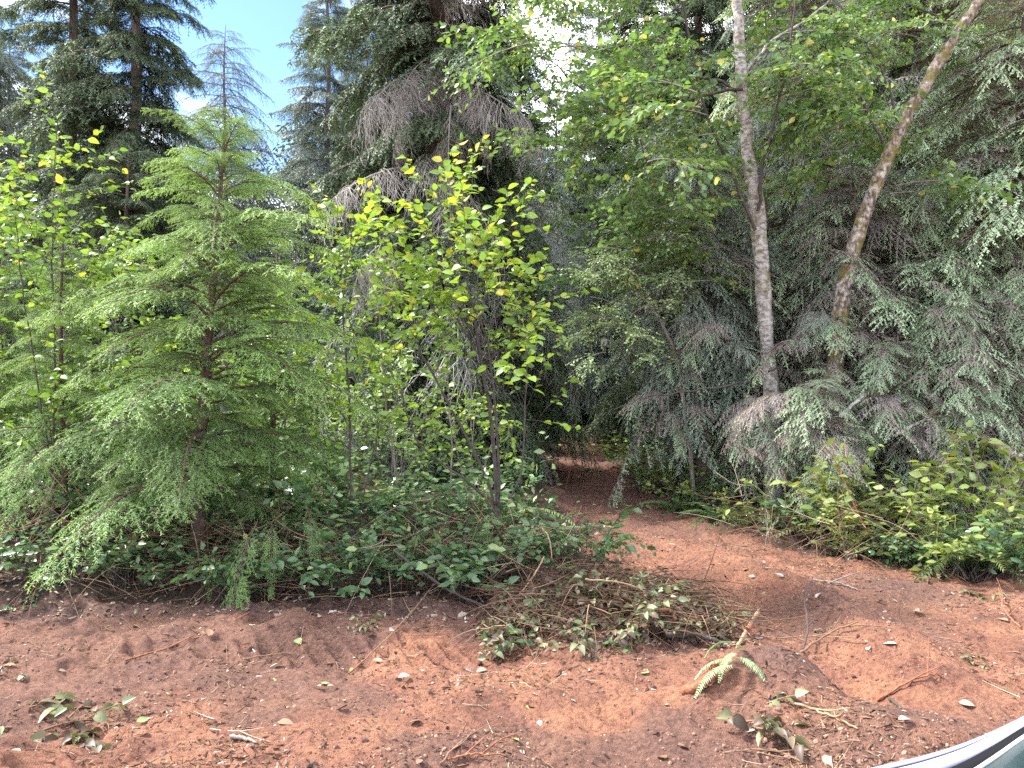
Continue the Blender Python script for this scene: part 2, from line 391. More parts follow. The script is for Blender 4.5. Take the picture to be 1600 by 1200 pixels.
loam = loam * (1 - .95 * np.exp(-((GX - 2.25) / .35) ** 2 - ((GY - 4.65) / .6) ** 2)); loam = np.maximum(loam, .55 * sst(13, 15.5, GY))
gt = np.where(sm < 1, sm * .5 + sm ** 3 * .5 * (1 - loam), 1 - .5 * loam)
gt = sm * (1 - .5 * loam)
mb = MB(); nxg, nyg = len(gx), len(gy)
i = np.arange(nyg - 1)[:, None] * nxg; j = np.arange(nxg - 1)[None]
mb.add(np.stack([GX, GY, HZ], -1).reshape(-1, 3), np.stack([i + j, i + j + 1, i + j + 1 + nxg, i + j + nxg], -1).reshape(-1, 4), gt.ravel())
tag(link('ground', mb.mesh('ground', M_soil)), 'churned red soil clearing with a trail leading into dark forest floor', None, None, 'structure')


def G(x, y):
    return float(gz(np.array([x]), np.array([y]))[0])


def PG(px, py):
    """Point on the ground seen at a photo pixel."""
    Y = CAMH * FOC / (py - 600)
    for _ in range(25):
        x = Y * (px - 800) / FOC; Y = 0.5 * Y + 0.5 * (CAMH - G(x, Y)) * FOC / (py - 600)
    x = Y * (px - 800) / FOC
    return np.array([x, Y, G(x, Y)])


# ------------------------------------------------------------------ templates
def leaf_tpl(wid=.33, curl=.12, fold=.10, seg=4, pt=1.0):
    xs = np.linspace(0, 1, seg + 1); w = wid * np.sin(np.pi * xs ** .8) ** .8 * (1 - .15 * xs); w[0] = .015; w[-1] = 0.0
    z = -curl * xs ** 2
    mid = np.stack([xs, 0 * xs, z], -1); lf = np.stack([xs, w, z + fold * w / wid], -1); rt = np.stack([xs, -w, z + fold * w / wid], -1)
    v = np.concatenate([mid, lf, rt]); k = seg + 1; f = []
    for a in range(seg):
        f += [(a, a + 1, k + a + 1), (a, k + a + 1, k + a), (a, 2 * k + a + 1, a + 1), (a, 2 * k + a, 2 * k + a + 1)]
    f = [t for t in f if len({tuple(np.round(v[q], 6)) for q in t}) == 3]
    return v, np.array(f)


LEAF_A = leaf_tpl(.34, .16, .10, 4)      # alder
LEAF_S = leaf_tpl(.30, .10, .07, 3)      # salal
LEAF_F = leaf_tpl(.30, .10, .05, 2)      # small and far leaves
LEAF_C = leaf_tpl(.36, .45, .22, 4)      # curled, wilted
NEED = (np.array([[0, -.5, 0], [0, .5, 0], [1, 0, 0]]), np.array([[0, 1, 2]]))
DIAM = (np.array([[0, 0, 0], [.45, .5, 0], [1, 0, 0], [.45, -.5, 0]]), np.array([[0, 1, 2], [0, 2, 3]]))


def frames(ax, up):
    """axes matrices: x = ax, z near up"""
    x = nrm(ax); y = nrm(np.cross(up, x)); z = np.cross(x, y)
    return np.stack([x, y, z], -1)


def needles(mb, T, spacing, ln, wd, tint_f, mat, t0=.08, ang=1.1):
    i, t, s = along(T, spacing, t0, 1.0)
    p, d = T.pos(i, t), T.tan(i, t)
    sv = nrm(np.cross(Z + rng.normal(size=(len(i), 3)) * .35, d))
    a = ang * (1 - .45 * t) + U(-.25, .25, len(i))
    ax = np.cos(a)[:, None] * d + (np.sin(a) * s)[:, None] * sv + rng.normal(size=(len(i), 3)) * .15
    R = frames(ax, np.cross(ax, d) * s[:, None] + rng.normal(size=(len(i), 3)) * .2)
    R = R * np.stack([ln * U(.7, 1.2, len(i)), np.full(len(i), wd), np.ones(len(i))], -1)[:, None, :]
    place(mb, *NEED, p, R, np.clip(tint_f(i, t) + rng.normal(size=len(i)) * .12, 0, 1), mat)


def hemlock_bough(mats, sag=.32, rise=.28, sec_sag=.35, seclen=.42, n=44, nl=.018, nw=.0048, spacing=.0056, bare=0.0, base_t=.15, split=False, tintk=1.0):
    """Flat drooping spray, 1 m long along +x."""
    M = Tw([[0, 0, 0]], [[1, 0, rise]], [sag + rise * .6])
    wood, fol = MB(), MB()
    t = np.sort(np.concatenate([U(.06, .97, n - 12), np.linspace(.2, .98, 12)])); z = np.zeros(n, int)
    ln = (seclen * np.clip((1 - t), 0, 1) ** .75 * np.minimum(1, .35 + t / .35) + .05) * U(.6, 1.2, n)
    sd = np.where(np.arange(n) % 2, 1., -1.)
    Sx = spawn(M, z, t, (1.05 - .45 * t) * U(.85, 1.15, n), ln, sec_sag, sd, .03, .12)
    i2, t2, s2 = along(Sx, .030, .16, .96)
    l2 = .36 * Sx.len[i2] * (1 - t2) + .022
    Tx = spawn(Sx, i2, t2, np.full(len(i2), .85) * U(.8, 1.2, len(i2)), l2 * U(.7, 1.2, len(i2)), sec_sag * .8, s2, 0, .15)
    M.wood(wood, .011, .002, 8, 4, .4); Sx.wood(wood, np.minimum(.0035, .010 * ln), .0008, 3, 3, .5)
    dead = rng.random(n) < bare
    tm = t
    keep = ~dead[i2] & (rng.random(len(i2)) > bare)
    T2 = Tw(Tx.p0[keep], Tx.v[keep], Tx.sag[keep]); k2 = i2[keep]
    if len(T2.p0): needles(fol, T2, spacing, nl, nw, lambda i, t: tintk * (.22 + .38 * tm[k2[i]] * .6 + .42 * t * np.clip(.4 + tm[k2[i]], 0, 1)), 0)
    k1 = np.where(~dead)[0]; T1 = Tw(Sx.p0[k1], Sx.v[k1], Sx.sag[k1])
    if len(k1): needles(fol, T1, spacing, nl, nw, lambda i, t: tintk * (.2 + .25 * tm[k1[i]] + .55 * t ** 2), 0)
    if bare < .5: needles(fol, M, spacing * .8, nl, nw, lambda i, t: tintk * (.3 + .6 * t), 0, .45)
    if bare > 0:
        q = rng.random(len(i2)) < min(1, bare * 1.2 + .1); Tw(Tx.p0[q], Tx.v[q], Tx.sag[q]).wood(wood, .0016, .0006, 2, 3, .6)
    return wood.mesh('bough_wood', mats[0]), (fol.mesh('needles', mats[1], False) if fol.v else None)


def curtain_bough(mats, n=64, dead=0.0, hang=.9, nl=.032, nw=.011, spacing=.012, seclen=.40):
    """Old conifer: limb with long hanging side shoots."""
    M = Tw([[0, 0, 0]], [[1, 0, .12]], [.42]); wood, fol = MB(), MB()
    t = U(.12, 1, n); z = np.zeros(n, int); ln = seclen * (1 - .55 * t) * U(.5, 1.25, n) + .04
    Sx = spawn(M, z, t, U(.4, 1.2, n), ln, hang, np.where(np.arange(n) % 2, 1., -1.), .02, .25)
    i2, t2, s2 = along(Sx, .036, .12, .97); l2 = (.34 * Sx.len[i2] * (1.05 - t2) + .03) * U(.6, 1.3, len(i2))
    Tx = spawn(Sx, i2, t2, U(.5, 1.0, len(i2)), l2, hang * .8, s2, 0, .25)
    M.wood(wood, .014, .003, 6, 4, .35); Sx.wood(wood, .004, .001, 3, 3, .45)
    if dead > 0:
        Tx.wood(wood, .0026, .0009, 3, 3, .7)
        i3, t3, s3 = along(Tx, .035, .2, .95); Tw3 = spawn(Tx, i3, t3, U(.4, 1.1, len(i3)), (.3 * Tx.len[i3] + .02) * U(.6, 1.4, len(i3)), .6, s3, 0, .3); Tw3.wood(wood, .0016, .0006, 1, 3, .85)
    if dead < 1:
        k = np.where(rng.random(len(Tx.p0)) > dead)[0]; T2 = Tw(Tx.p0[k], Tx.v[k], Tx.sag[k])
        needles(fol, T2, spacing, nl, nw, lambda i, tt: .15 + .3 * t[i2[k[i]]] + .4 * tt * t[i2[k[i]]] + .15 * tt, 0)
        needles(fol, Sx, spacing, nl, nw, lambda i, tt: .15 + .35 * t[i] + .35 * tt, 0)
    return wood.mesh('bough_wood', mats[0]), (fol.mesh('needles', mats[1], False) if fol.v else None)


def cedar_bough(mats, green=.5, n=28, seclen=.50, sag=.42, hang=.65, lw=.0098, ll=.0195):
    """Western red cedar: lacy flat sprays hanging from an arched limb, brown inside, green at the tips."""
    M = Tw([[0, 0, 0]], [[1, 0, .30]], [sag + .2]); wood, fol = MB(), MB()
    t = np.sort(U(.08, 1, n)); z = np.zeros(n, int)
    ln = (seclen * (1 - .6 * t) * np.minimum(1, .45 + t / .3) + .06) * U(.65, 1.2, n)
    Sx = spawn(M, z, t, (1.0 - .4 * t) * U(.7, 1.2, n), ln, hang, np.where(np.arange(n) % 2, 1., -1.), .04, .2)
    i2, t2, s2 = along(Sx, .027, .06, .97); l2 = (.30 * Sx.len[i2] * (1.02 - t2) + .018) * U(.75, 1.2, len(i2))
    Tx = spawn(Sx, i2, t2, U(.7, .95, len(i2)), l2, hang * .7, s2, 0, .12)
    M.wood(wood, .012, .002, 7, 4, .35); Sx.wood(wood, .0032, .001, 3, 3, .45)
    secg = np.clip(green - .5 + t * .75 + rng.normal(size=n) * .22, 0, 1)

    def sprays(T, tm, sec_t, key):
        i, tt, s = along(T, .0082, .05, 1.0); p, d = T.pos(i, tt), T.tan(i, tt)
        sv = nrm(np.cross(Z + rng.normal(size=(len(i), 3)) * .1, d)); a = U(.4, .65, len(i))
        ax = np.cos(a)[:, None] * d + (np.sin(a) * s)[:, None] * sv - Z * .15
        R = frames(ax, np.cross(d, sv) + rng.normal(size=(len(i), 3)) * .25)
        R = R * np.stack([ll * U(.7, 1.25, len(i)), lw * U(.7, 1.2, len(i)), np.ones(len(i))], -1)[:, None, :]
        gr = secg[key[i]] * .75 + .38 * sec_t(i, tt) - .12 + rng.normal(size=len(i)) * .05
        place(fol, *DIAM, p, R, np.clip(gr, 0, 1), 0)
    sprays(Tx, t, lambda i, tt: np.clip(t2[i] * .8 + .25 * tt, 0, 1), i2)
    sprays(Sx, t, lambda i, tt: tt, np.arange(n))
    return wood.mesh('bough_wood', mats[0]), fol.mesh('sprays', mats[1], False)


def leaf_axes(T, i, t, s, ang=(.5, 1.1), flat=.62, lift=.0):
    d = T.tan(i, t); n = len(i); a = U(*ang, n)
    sv = nrm(np.cross(Z + rng.normal(size=(n, 3)) * .2, d))
    ax = np.cos(a)[:, None] * d + (np.sin(a) * s)[:, None] * sv + rng.normal(size=(n, 3)) * .25; ax[:, 2] = ax[:, 2] * .6 + lift - .12
    return frames(ax, Z + rng.normal(size=(n, 3)) * flat)


def leafy_spray(mats, n=14, leaf=.085, tpl=LEAF_A, ln=.5, spacing=.05):
    """Leafy branch of a broadleaf, 1 m long along +x; leaf blades of the given size."""
    M = Tw([[0, 0, 0]], [[1, 0, .2]], [.3]); wood, fol = MB(), MB()
    t = U(.2, .98, n); Sx = spawn(M, np.zeros(n, int), t, U(.5, 1.0, n), ln * (1 - .6 * t) * U(.6, 1.2, n) + .08, .2, np.where(np.arange(n) % 2, 1., -1.), .05, .3)
    M.wood(wood, .009, .002, 6, 4, .5); Sx.wood(wood, .0028, .001, 3, 3, .5)
    for T, a in ((Sx, .15), (M, .35)):
        i, tt, s = along(T, spacing, a, 1.0); R = leaf_axes(T, i, tt, s) * (leaf * U(.55, 1.15, len(i)))[:, None, None]
        place(fol, *tpl, T.pos(i, tt), R, np.clip(rng.normal(size=len(i)) * .22 + .48, 0, 1), 0)
    return wood.mesh('branch_wood', mats[0]), fol.mesh('foliage', mats[1])


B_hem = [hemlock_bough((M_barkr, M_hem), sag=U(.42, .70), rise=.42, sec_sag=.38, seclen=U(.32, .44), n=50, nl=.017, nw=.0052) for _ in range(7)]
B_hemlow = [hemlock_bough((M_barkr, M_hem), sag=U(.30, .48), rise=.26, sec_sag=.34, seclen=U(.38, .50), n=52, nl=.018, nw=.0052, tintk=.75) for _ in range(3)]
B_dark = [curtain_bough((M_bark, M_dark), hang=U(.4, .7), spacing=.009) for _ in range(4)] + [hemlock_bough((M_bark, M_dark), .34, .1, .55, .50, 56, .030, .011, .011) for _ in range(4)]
B_far = [curtain_bough((M_barkg, M_far), hang=U(.5, .9)) for _ in range(1)] + [hemlock_bough((M_barkg, M_far), .3, .15, .5, .48, 52, .030, .011, .012) for _ in range(3)]
B_thin = [hemlock_bough((M_barkg, M_far), .45, .05, .8, .40, 26, .028, .009, .012, .3) for _ in range(3)]
B_dead = [curtain_bough((M_deadtw, M_deadtw), n=36, dead=1.0, hang=U(.9, 1.4), seclen=.42) for _ in range(3)]
B_half = [curtain_bough((M_deadtw, M_dark), n=36, dead=.5, hang=U(.8, 1.1)) for _ in range(2)]
B_ced = [cedar_bough((M_bark, M_ced), g, sag=U(.38, .6), hang=U(.22, .42)) for g in (.42, .56, .66, .76, .88)]
B_cedg = [cedar_bough((M_bark, M_ced), g, sag=U(.38, .6), hang=U(.22, .42)) for g in (.85, 1.0)]
B_cedbrown = [cedar_bough((M_bark, M_ced), g, sag=U(.35, .5), hang=U(.5, .7)) for g in (.05, .2)]
B_grey = [cedar_bough((M_bark, M_greyced), .5, sag=U(.42, .6), hang=U(.35, .55)) for _ in range(3)]
B_alder = [leafy_spray((M_stemg, M_alderB), 14, .085) for _ in range(5)]
B_pale = [leafy_spray((M_stemg, M_pale), 16, .065, LEAF_F, .5, .038) for _ in range(4)]


# ------------------------------------------------------------------ conifers
def trunk_obj(root, pts, rad, mat, k=10, name='trunk'):
    b = MB(); tube(b, pts, rad, k, wob=.05); return link(name, b.mesh(name, mat), root)


def bough_mats(p, az, pitch, sc, roll=0.0):
    return Matrix.Translation(Vector(p)) @ Matrix.Rotation(az, 4, 'Z') @ Matrix.Rotation(-pitch, 4, 'Y') @ Matrix.Rotation(roll, 4, 'X') @ Matrix.Diagonal((sc[0], sc[1], sc[2], 1))


def add_bough(root, pair, M, name='bough', fname='needles', label=None):
    o = link(name, pair[0], root, M)
    if pair[1] is not None:
        c = link(fname, pair[1], o); c['kind'] = 'stuff'
    if label: o['label'] = label
    return o


def conifer(name, label, cat, x, y, height, rad, prof, z0, n, boughs, pitch=(.35, -.25), bark=M_bark, lean=(0, 0), group=None, fname='needles', az=None, thick=1.0, choose=None, zpow=1.0, root=None):
    g = G(x, y)
    root = root or thing(name, (x, y, g - .05), label, cat, group)
    hs = np.linspace(0, height, 14); cur = np.array([np.array([lean[0] * (h / height) ** 1.3 + .03 * math.sin(h * 1.3 + x), lean[1] * (h / height) + .02 * math.cos(h * 1.1), h]) for h in hs])
    trunk_obj(root, cur, rad * (1 - hs / height) ** .8 * (1 + .25 * np.exp(-hs / .4)) + .006, bark)
    a = rng.random() * 6
    for k in range(n):
        u = ((k + .5) / n) ** zpow; h = z0 + (height * .985 - z0) * u
        c = np.array([np.interp(h, hs, cur[:, q]) for q in range(3)])
        a += 2.4 + U(-.4, .4)
        aa = a if az is None else az[0] + (az[1] - az[0]) * rng.random()
        r = prof(u) * U(.72, 1.18); pt = pitch[1] + (pitch[0] - pitch[1]) * u + rng.normal() * .12
        w = thick * U(.85, 1.15) * (r if r > .5 else .35 + .3 * r)
        pr = boughs[rng.integers(len(boughs))] if choose is None else choose(u, aa)
        add_bough(root, pr, bough_mats(c, aa, pt, (r, w, w if r > .5 else r), rng.normal() * .15), fname=fname)
    return root


def xy(px, Y):
    return Y * (px - 800) / FOC, Y


# the bright young hemlock in the clearing edge
hx, hy = xy(312, 6.5)
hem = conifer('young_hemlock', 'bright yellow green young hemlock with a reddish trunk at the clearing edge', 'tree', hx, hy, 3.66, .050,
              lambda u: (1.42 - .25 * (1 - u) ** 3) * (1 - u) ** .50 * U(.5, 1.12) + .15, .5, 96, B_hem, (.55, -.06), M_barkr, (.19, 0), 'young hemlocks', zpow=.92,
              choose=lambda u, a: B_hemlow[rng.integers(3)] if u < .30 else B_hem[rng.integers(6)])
# drooping leader and the long spray that hangs down to the soil
for (px, py, Y, az, pt, s, kk) in ((352, 205, 6.5, math.pi * .97, .35, .34, 0), (402, 815, 5.75, -1.85, -1.0, .95, 1), (345, 860, 5.9, -1.9, -1.0, .4, 2), (478, 790, 5.8, -.9, -1.0, .5, 3), (425, 815, 5.8, -1.3, -1.05, .55, 5)):
    p = P(px, py, Y) - np.array(hem.location)
    add_bough(hem, B_hem[kk], bough_mats(p, az, pt, (s, s * .42, s * .5)))
conifer('young_hemlock', 'slim pale hemlock sapling at the left edge of the brush', 'tree', *xy(98, 6.9), 2.75, .026,
        lambda u: .86 * (1 - u) ** .7 + .1, .5, 46, B_hem, (.5, -.15), M_barkr, (.03, 0), 'young hemlocks')
conifer('young_hemlock', 'feathery hemlock sapling partly cut off behind the leftmost alder stem', 'tree', *xy(-20, 7.6), 3.3, .04,
        lambda u: 1.0 * (1 - u) ** .7 + .1, .5, 56, B_hem, (.5, -.1), M_barkr, (.05, 0), 'young hemlocks')
conifer('young_hemlock', 'shaded hemlock sapling behind the spreading alder sapling', 'tree', *xy(430, 8.6), 3.0, .035,
        lambda u: .9 * (1 - u) ** .7 + .1, .4, 44, B_hemlow, (.5, -.1), M_barkr, (.0, 0), 'young hemlocks')

# tall dark trees of the left background
FG = 'tall forest conifers behind the clearing'
conifer('tall_hemlock', 'tall dark hemlock with a pale bare stretch of trunk behind the young hemlock', 'tree', *xy(198, 16), 13, .20,
        lambda u: (1.7 * (1 - u) ** .75 + .65) * U(.5, 1.2), 2.8, 130, B_dark, (.3, -.35), M_barkg, (.35, 0), FG, thick=.95)
conifer('tall_hemlock', 'tall dark hemlock left of the one with the bare pale trunk', 'tree', *xy(108, 16.8), 13.5, .19,
        lambda u: (1.5 * (1 - u) ** .7 + .6) * U(.5, 1.25), 4.0, 104, B_dark, (.3, -.35), M_bark, (.15, 0), FG, thick=.95)
conifer('tall_hemlock', 'dark low boughed hemlock behind the leftmost alder sapling', 'tree', *xy(200, 14), 5.6, .10,
        lambda u: 1.5 * (1 - u) ** .5 + .4, .6, 80, B_dark, (.3, -.3), M_bark, (0, 0), FG)
conifer('blue_green_conifer', 'hazy blue green conifer at the far left edge', 'tree', *xy(15, 24), 12.2, .14,
        lambda u: 2.2 * (1 - u) ** .5 + .4, 1.2, 110, B_far, (.3, -.3), M_barkg, (0, 0), FG)
conifer('blue_green_conifer', 'hazy conifer between the far left one and the dark hemlocks', 'tree', *xy(80, 25), 11.2, .12,
        lambda u: 2.0 * (1 - u) ** .5 + .4, 1.2, 100, B_far, (.3, -.3), M_barkg, (0, 0), FG)
conifer('thin_topped_hemlock', 'half bare thin topped hemlock standing alone against the blue sky', 'tree', *xy(352, 20), 10.5, .11,
        lambda u: 2.1 * (1 - u) ** .55 + .35, 4.5, 110, B_thin, (.25, -.2), M_barkg, (0, 0), FG)
conifer('blue_green_conifer', 'pale green conifer with a thin grey trunk beside the white cloud', 'tree', *xy(512, 22), 16, .12,
        lambda u: 1.8 * (1 - u) ** .7 + .25, 1.6, 160, B_far, (.3, -.25), M_barkg, (0, 0), FG)
conifer('blue_green_conifer', 'lower blue green conifer under the gap of blue sky', 'tree', *xy(395, 25), 8.4, .10,
        lambda u: 2.2 * (1 - u) ** .55 + .3, .8, 100, B_far, (.3, -.25), M_barkg, (0, 0), FG)
# the big dark conifer with the dead skirt
bx, by = xy(690, 12)


def big_choose(u, a):
    front = math.cos(a + math.pi / 2)           # towards the camera
    if .26 < u < .46 and front > .3 and rng.random() < .40: return B_dead[rng.integers(3)]
    if u < .22 and rng.random() < .3: return B_half[rng.integers(2)]
    if rng.random() < .12: return B_half[rng.integers(2)]
    return B_dark[rng.integers(len(B_dark))]


big = conifer('big_dark_conifer', 'massive dark conifer with a skirt of dead grey branches down its front', 'tree', bx, by, 14.5, .30,
              lambda u: 2.0 * (1 - u) ** .45 + .3, .9, 210, B_dark, (.25, -.45), M_bark, (-.05, 0), FG, thick=.95, choose=big_choose, zpow=.95)
for (px, py, Y, az, pt, s) in ((690, 70, 11.3, -1.9, -.85, 1.1), (740, 115, 11.0, -1.2, -.9, 1.15), (705, 165, 10.8, -1.6, -1.0, 1.2), (780, 150, 11.2, -.8, -.6, 1.2), (670, 90, 11.2, -2.3, -.7, 1.0), (640, 190, 11.2, -2.2, -.8, .7), (610, 350, 11.2, -1.8, -.9, 1.1), (700, 230, 11.0, -1.4, -1.0, 1.4), (600, 372, 10.6, -1.9, -.9, .9), (590, 385, 10.5, -2.4, -.8, .8), (610, 380, 10.6, -1.2, -1.0, .8)):
    p = P(px, py, Y) - np.array(big.location)
    add_bough(big, B_dead[rng.integers(3)], bough_mats(p, az, pt, (s, s * .9, s)), label='dead grey bough without needles')
# forest beyond the trail
far_list = [(575, 27, 15, 2.2, 'blue_green_conifer', 'far conifer seen low behind the big dark one'), (870, 21, 9.2, 1.7, 'blue_green_conifer', 'grey green conifer behind the pale gaps of sky'),
            (935, 27, 17, 2.0, 'blue_green_conifer', 'tall thin conifer deep behind the trail end'), (1010, 22, 17, 2.1, 'tall_hemlock', 'dark hemlock behind the crown of the white barked alder'),
            (1092, 18, 17, 1.9, 'tall_hemlock', 'dark trunked hemlock just left of the white barked alder'), (1235, 21, 18, 2.1, 'tall_hemlock', 'dark hemlock between the two alder trunks far back'),
            (1330, 17, 16, 2.0, 'tall_hemlock', 'shaded hemlock right behind the leaning alder'), (1490, 19, 18, 2.3, 'tall_hemlock', 'dark hemlock right of the leaning alder top'),
            (1590, 16, 17, 2.1, 'tall_hemlock', 'tall hemlock at the right edge above the cedars'), (780, 30, 16, 2.4, 'blue_green_conifer', 'distant conifer between the big dark one and the trail'),
            (300, 31, 10, 2.4, 'blue_green_conifer', 'distant conifer filling the gap under the thin topped hemlock'), (640, 33, 13, 2.6, 'blue_green_conifer', 'distant conifer hidden low behind the big dark one'),
            (1130, 33, 20, 2.8, 'blue_green_conifer', 'distant conifer behind the alders'), (1420, 30, 21, 2.8, 'blue_green_conifer', 'distant conifer behind the right hand cedars'),
            (180, 34, 13, 2.6, 'blue_green_conifer', 'distant conifer behind the pair of dark hemlocks'), (-60, 20, 13, 2.2, 'blue_green_conifer', 'conifer just outside the far left edge'),
            (965, 22, 6.5, 1.9, 'blue_green_conifer', 'small grey green conifer closing off the trail end'), (885, 24, 6.5, 2.0, 'blue_green_conifer', 'small grey green conifer beyond the trail mound')]
for px, Y, h, r, nm, lb in far_list:
    dk = nm == 'tall_hemlock'
    conifer(nm, lb, 'tree', *xy(px, Y), h, .15 if dk else .11, lambda u, r=r: r * (1 - u) ** .5 + .5, .6 if h < 12 else 1.0, 84 if h < 12 else 130, B_dark if dk else B_far, (.3, -.3), M_bark if dk else M_barkg, (0, 0), FG, thick=1.05)

# grey weeping cedars over the trail
CG = 'cedars draping over the trail'
conifer('weeping_cedar', 'grey weeping cedar on the left side of the trail behind the alder sapling', 'tree', *xy(800, 14.2), 6.6, .12, lambda u: 1.35 * (1 - u) ** .5 + .4, .9, 52, B_grey, (.1, -.45), M_bark, (0, 0), CG, 'sprays')
conifer('weeping_cedar', 'grey drooping cedar that shades the far end of the trail', 'tree', *xy(850, 17.5), 5.8, .11, lambda u: 1.2 * (1 - u) ** .5 + .4, 1.9, 44, B_grey, (.1, -.5), M_bark, (0, 0), CG, 'sprays')
conifer('weeping_cedar', 'grey feathery cedar hanging over the right side of the trail', 'tree', *xy(1105, 10.4), 4.6, .12, lambda u: 1.2 * (1 - u) ** .5 + .3, 1.5, 60, B_grey + B_ced[:1], (.1, -.5), M_bark, (0, 0), CG, 'sprays')
conifer('weeping_cedar', 'shaded cedar farther along the right side of the trail', 'tree', *xy(1050, 14), 6.5, .13, lambda u: 1.2 * (1 - u) ** .5 + .4, 1.5, 54, B_grey, (.1, -.5), M_bark, (0, 0), CG, 'sprays')
# red cedars of the right bank
RG = 'red cedars on the right bank'
conifer('red_cedar', 'browned cedar under the leaning alder with green tipped sprays', 'tree', *xy(1335, 10.2), 4.4, .13, lambda u: 1.6 * (1 - u) ** .5 + .45, .5, 90, B_cedbrown[1:] + B_ced[:4], (.1, -.4), M_bark, (0, 0), RG, 'sprays')
conifer('red_cedar', 'tall cedar at the right edge with long pale green sprays', 'tree', *xy(1600, 9.4), 6.6, .17, lambda u: 1.55 * (1 - u) ** .4 + .45, .5, 110, B_ced[1:] + B_cedg, (.1, -.4), M_bark, (0, 0), RG, 'sprays')
conifer('red_cedar', 'dark cedar behind the leaning alder trunk', 'tree', *xy(1450, 13), 11, .2, lambda u: 2.0 * (1 - u) ** .5 + .4, .8, 130, B_grey + B_dark[:3] + B_ced[2:4], (.1, -.45), M_bark, (0, 0), RG, 'sprays')
conifer('red_cedar', 'cedar just behind the white barked alder', 'tree', *xy(1235, 12), 8.5, .18, lambda u: 1.8 * (1 - u) ** .5 + .4, .7, 88, B_grey + B_ced[2:4], (.1, -.45), M_bark, (0, 0), RG, 'sprays')
conifer('red_cedar', 'grey brown cedar with dead sprays at the foot of the white barked alder', 'tree', *xy(1232, 9.9), 2.1, .05, lambda u: .9 * (1 - u) ** .5 + .25, .62, 46, B_cedbrown[:1] + B_ced[:3], (.0, -.35), M_bark, (0, 0), RG, 'sprays')
conifer('cedar_sapling', 'young cedar with bright green steps of sprays in front of the browned cedar', 'tree', *xy(1400, 8.4), 2.05, .04, lambda u: .75 * (1 - u) ** .7 + .16, .4, 40, B_cedg + B_ced[2:], (.3, -.35), M_bark, (0, 0), RG, 'sprays')
conifer('cedar_sapling', 'small bright cedar sapling left of the taller young cedar', 'tree', *xy(1292, 8.1), 1.75, .03, lambda u: .5 * (1 - u) ** .7 + .14, .4, 30, B_cedg + B_ced[2:], (.3, -.35), M_bark, (0, 0), RG, 'sprays')
conifer('red_cedar', 'drooping brown cedar above the fallen mossy limb at the right', 'tree', *xy(1500, 8.7), 2.5, .08, lambda u: 1.2 * (1 - u) ** .5 + .3, .5, 56, B_ced[:4], (.0, -.4), M_bark, (0, 0), RG, 'sprays')

# long boughs that come forward out of the right bank cedars
def bank_boughs(roots, n, boughs, xr, yr, sc, dY=0.):
    for k in range(n):
        px, py = U(*xr), U(*yr)
        if 1150 < px < 1250 and py < 615: continue
        Y = np.interp(px, [960, 1100, 1250, 1450, 1620], [10.6, 9.4, 8.7, 8.3, 7.9]) + (600 - py) * .0035 + U(-.25, .35) + dY; p = P(px, py, Y)
        r = min(roots, key=lambda o: (o.location.x - p[0]) ** 2 + (o.location.y - p[1]) ** 2); s = U(*sc)
        add_bough(r, boughs[rng.integers(len(boughs))], bough_mats(p - np.array(r.location), U(-2.7, -.5), U(-.55, .05), (s, s, s), U(-.25, .25)), fname='sprays')


RC = [o for o in S.objects if o.type == 'EMPTY' and o.name.startswith(('red_cedar', 'weeping_cedar')) and o.location.x > 1.5]
bank_boughs(RC, 42, B_ced[1:] + B_cedg, (1230, 1620), (400, 640), (.55, 1.0))
bank_boughs(RC, 17, B_cedg + B_ced[2:], (1400, 1640), (190, 480), (.7, 1.15), .4)
bank_boughs(RC, 22, B_ced[:3] + B_grey + B_cedbrown[1:], (1020, 1300), (470, 680), (.5, .95))
bank_boughs(RC, 22, B_cedbrown + B_ced[:2], (1090, 1480), (610, 700), (.45, .75), -.2)
bank_boughs(RC, 18, B_grey + B_ced[1:4], (1120, 1420), (260, 450), (.7, 1.2), 1.3)


WC = [o for o in S.objects if o.type == 'EMPTY' and o.name.startswith('weeping_cedar') and o.location.x < 2.5]
for k in range(34):
    px, py = U(790, 950), U(330, 570); p = P(px, py, (13.2 if px < 860 else 15.2) + U(-.6, .6)); r = min(WC, key=lambda o: abs(o.location.x - p[0]) + .3 * abs(o.location.y - p[1])); s = U(.8, 1.35)
    add_bough(r, B_grey[rng.integers(3)], bough_mats(p - np.array(r.location), U(-2.6, -.5), U(-.5, .05), (s, s, s), U(-.25, .25)), fname='sprays')


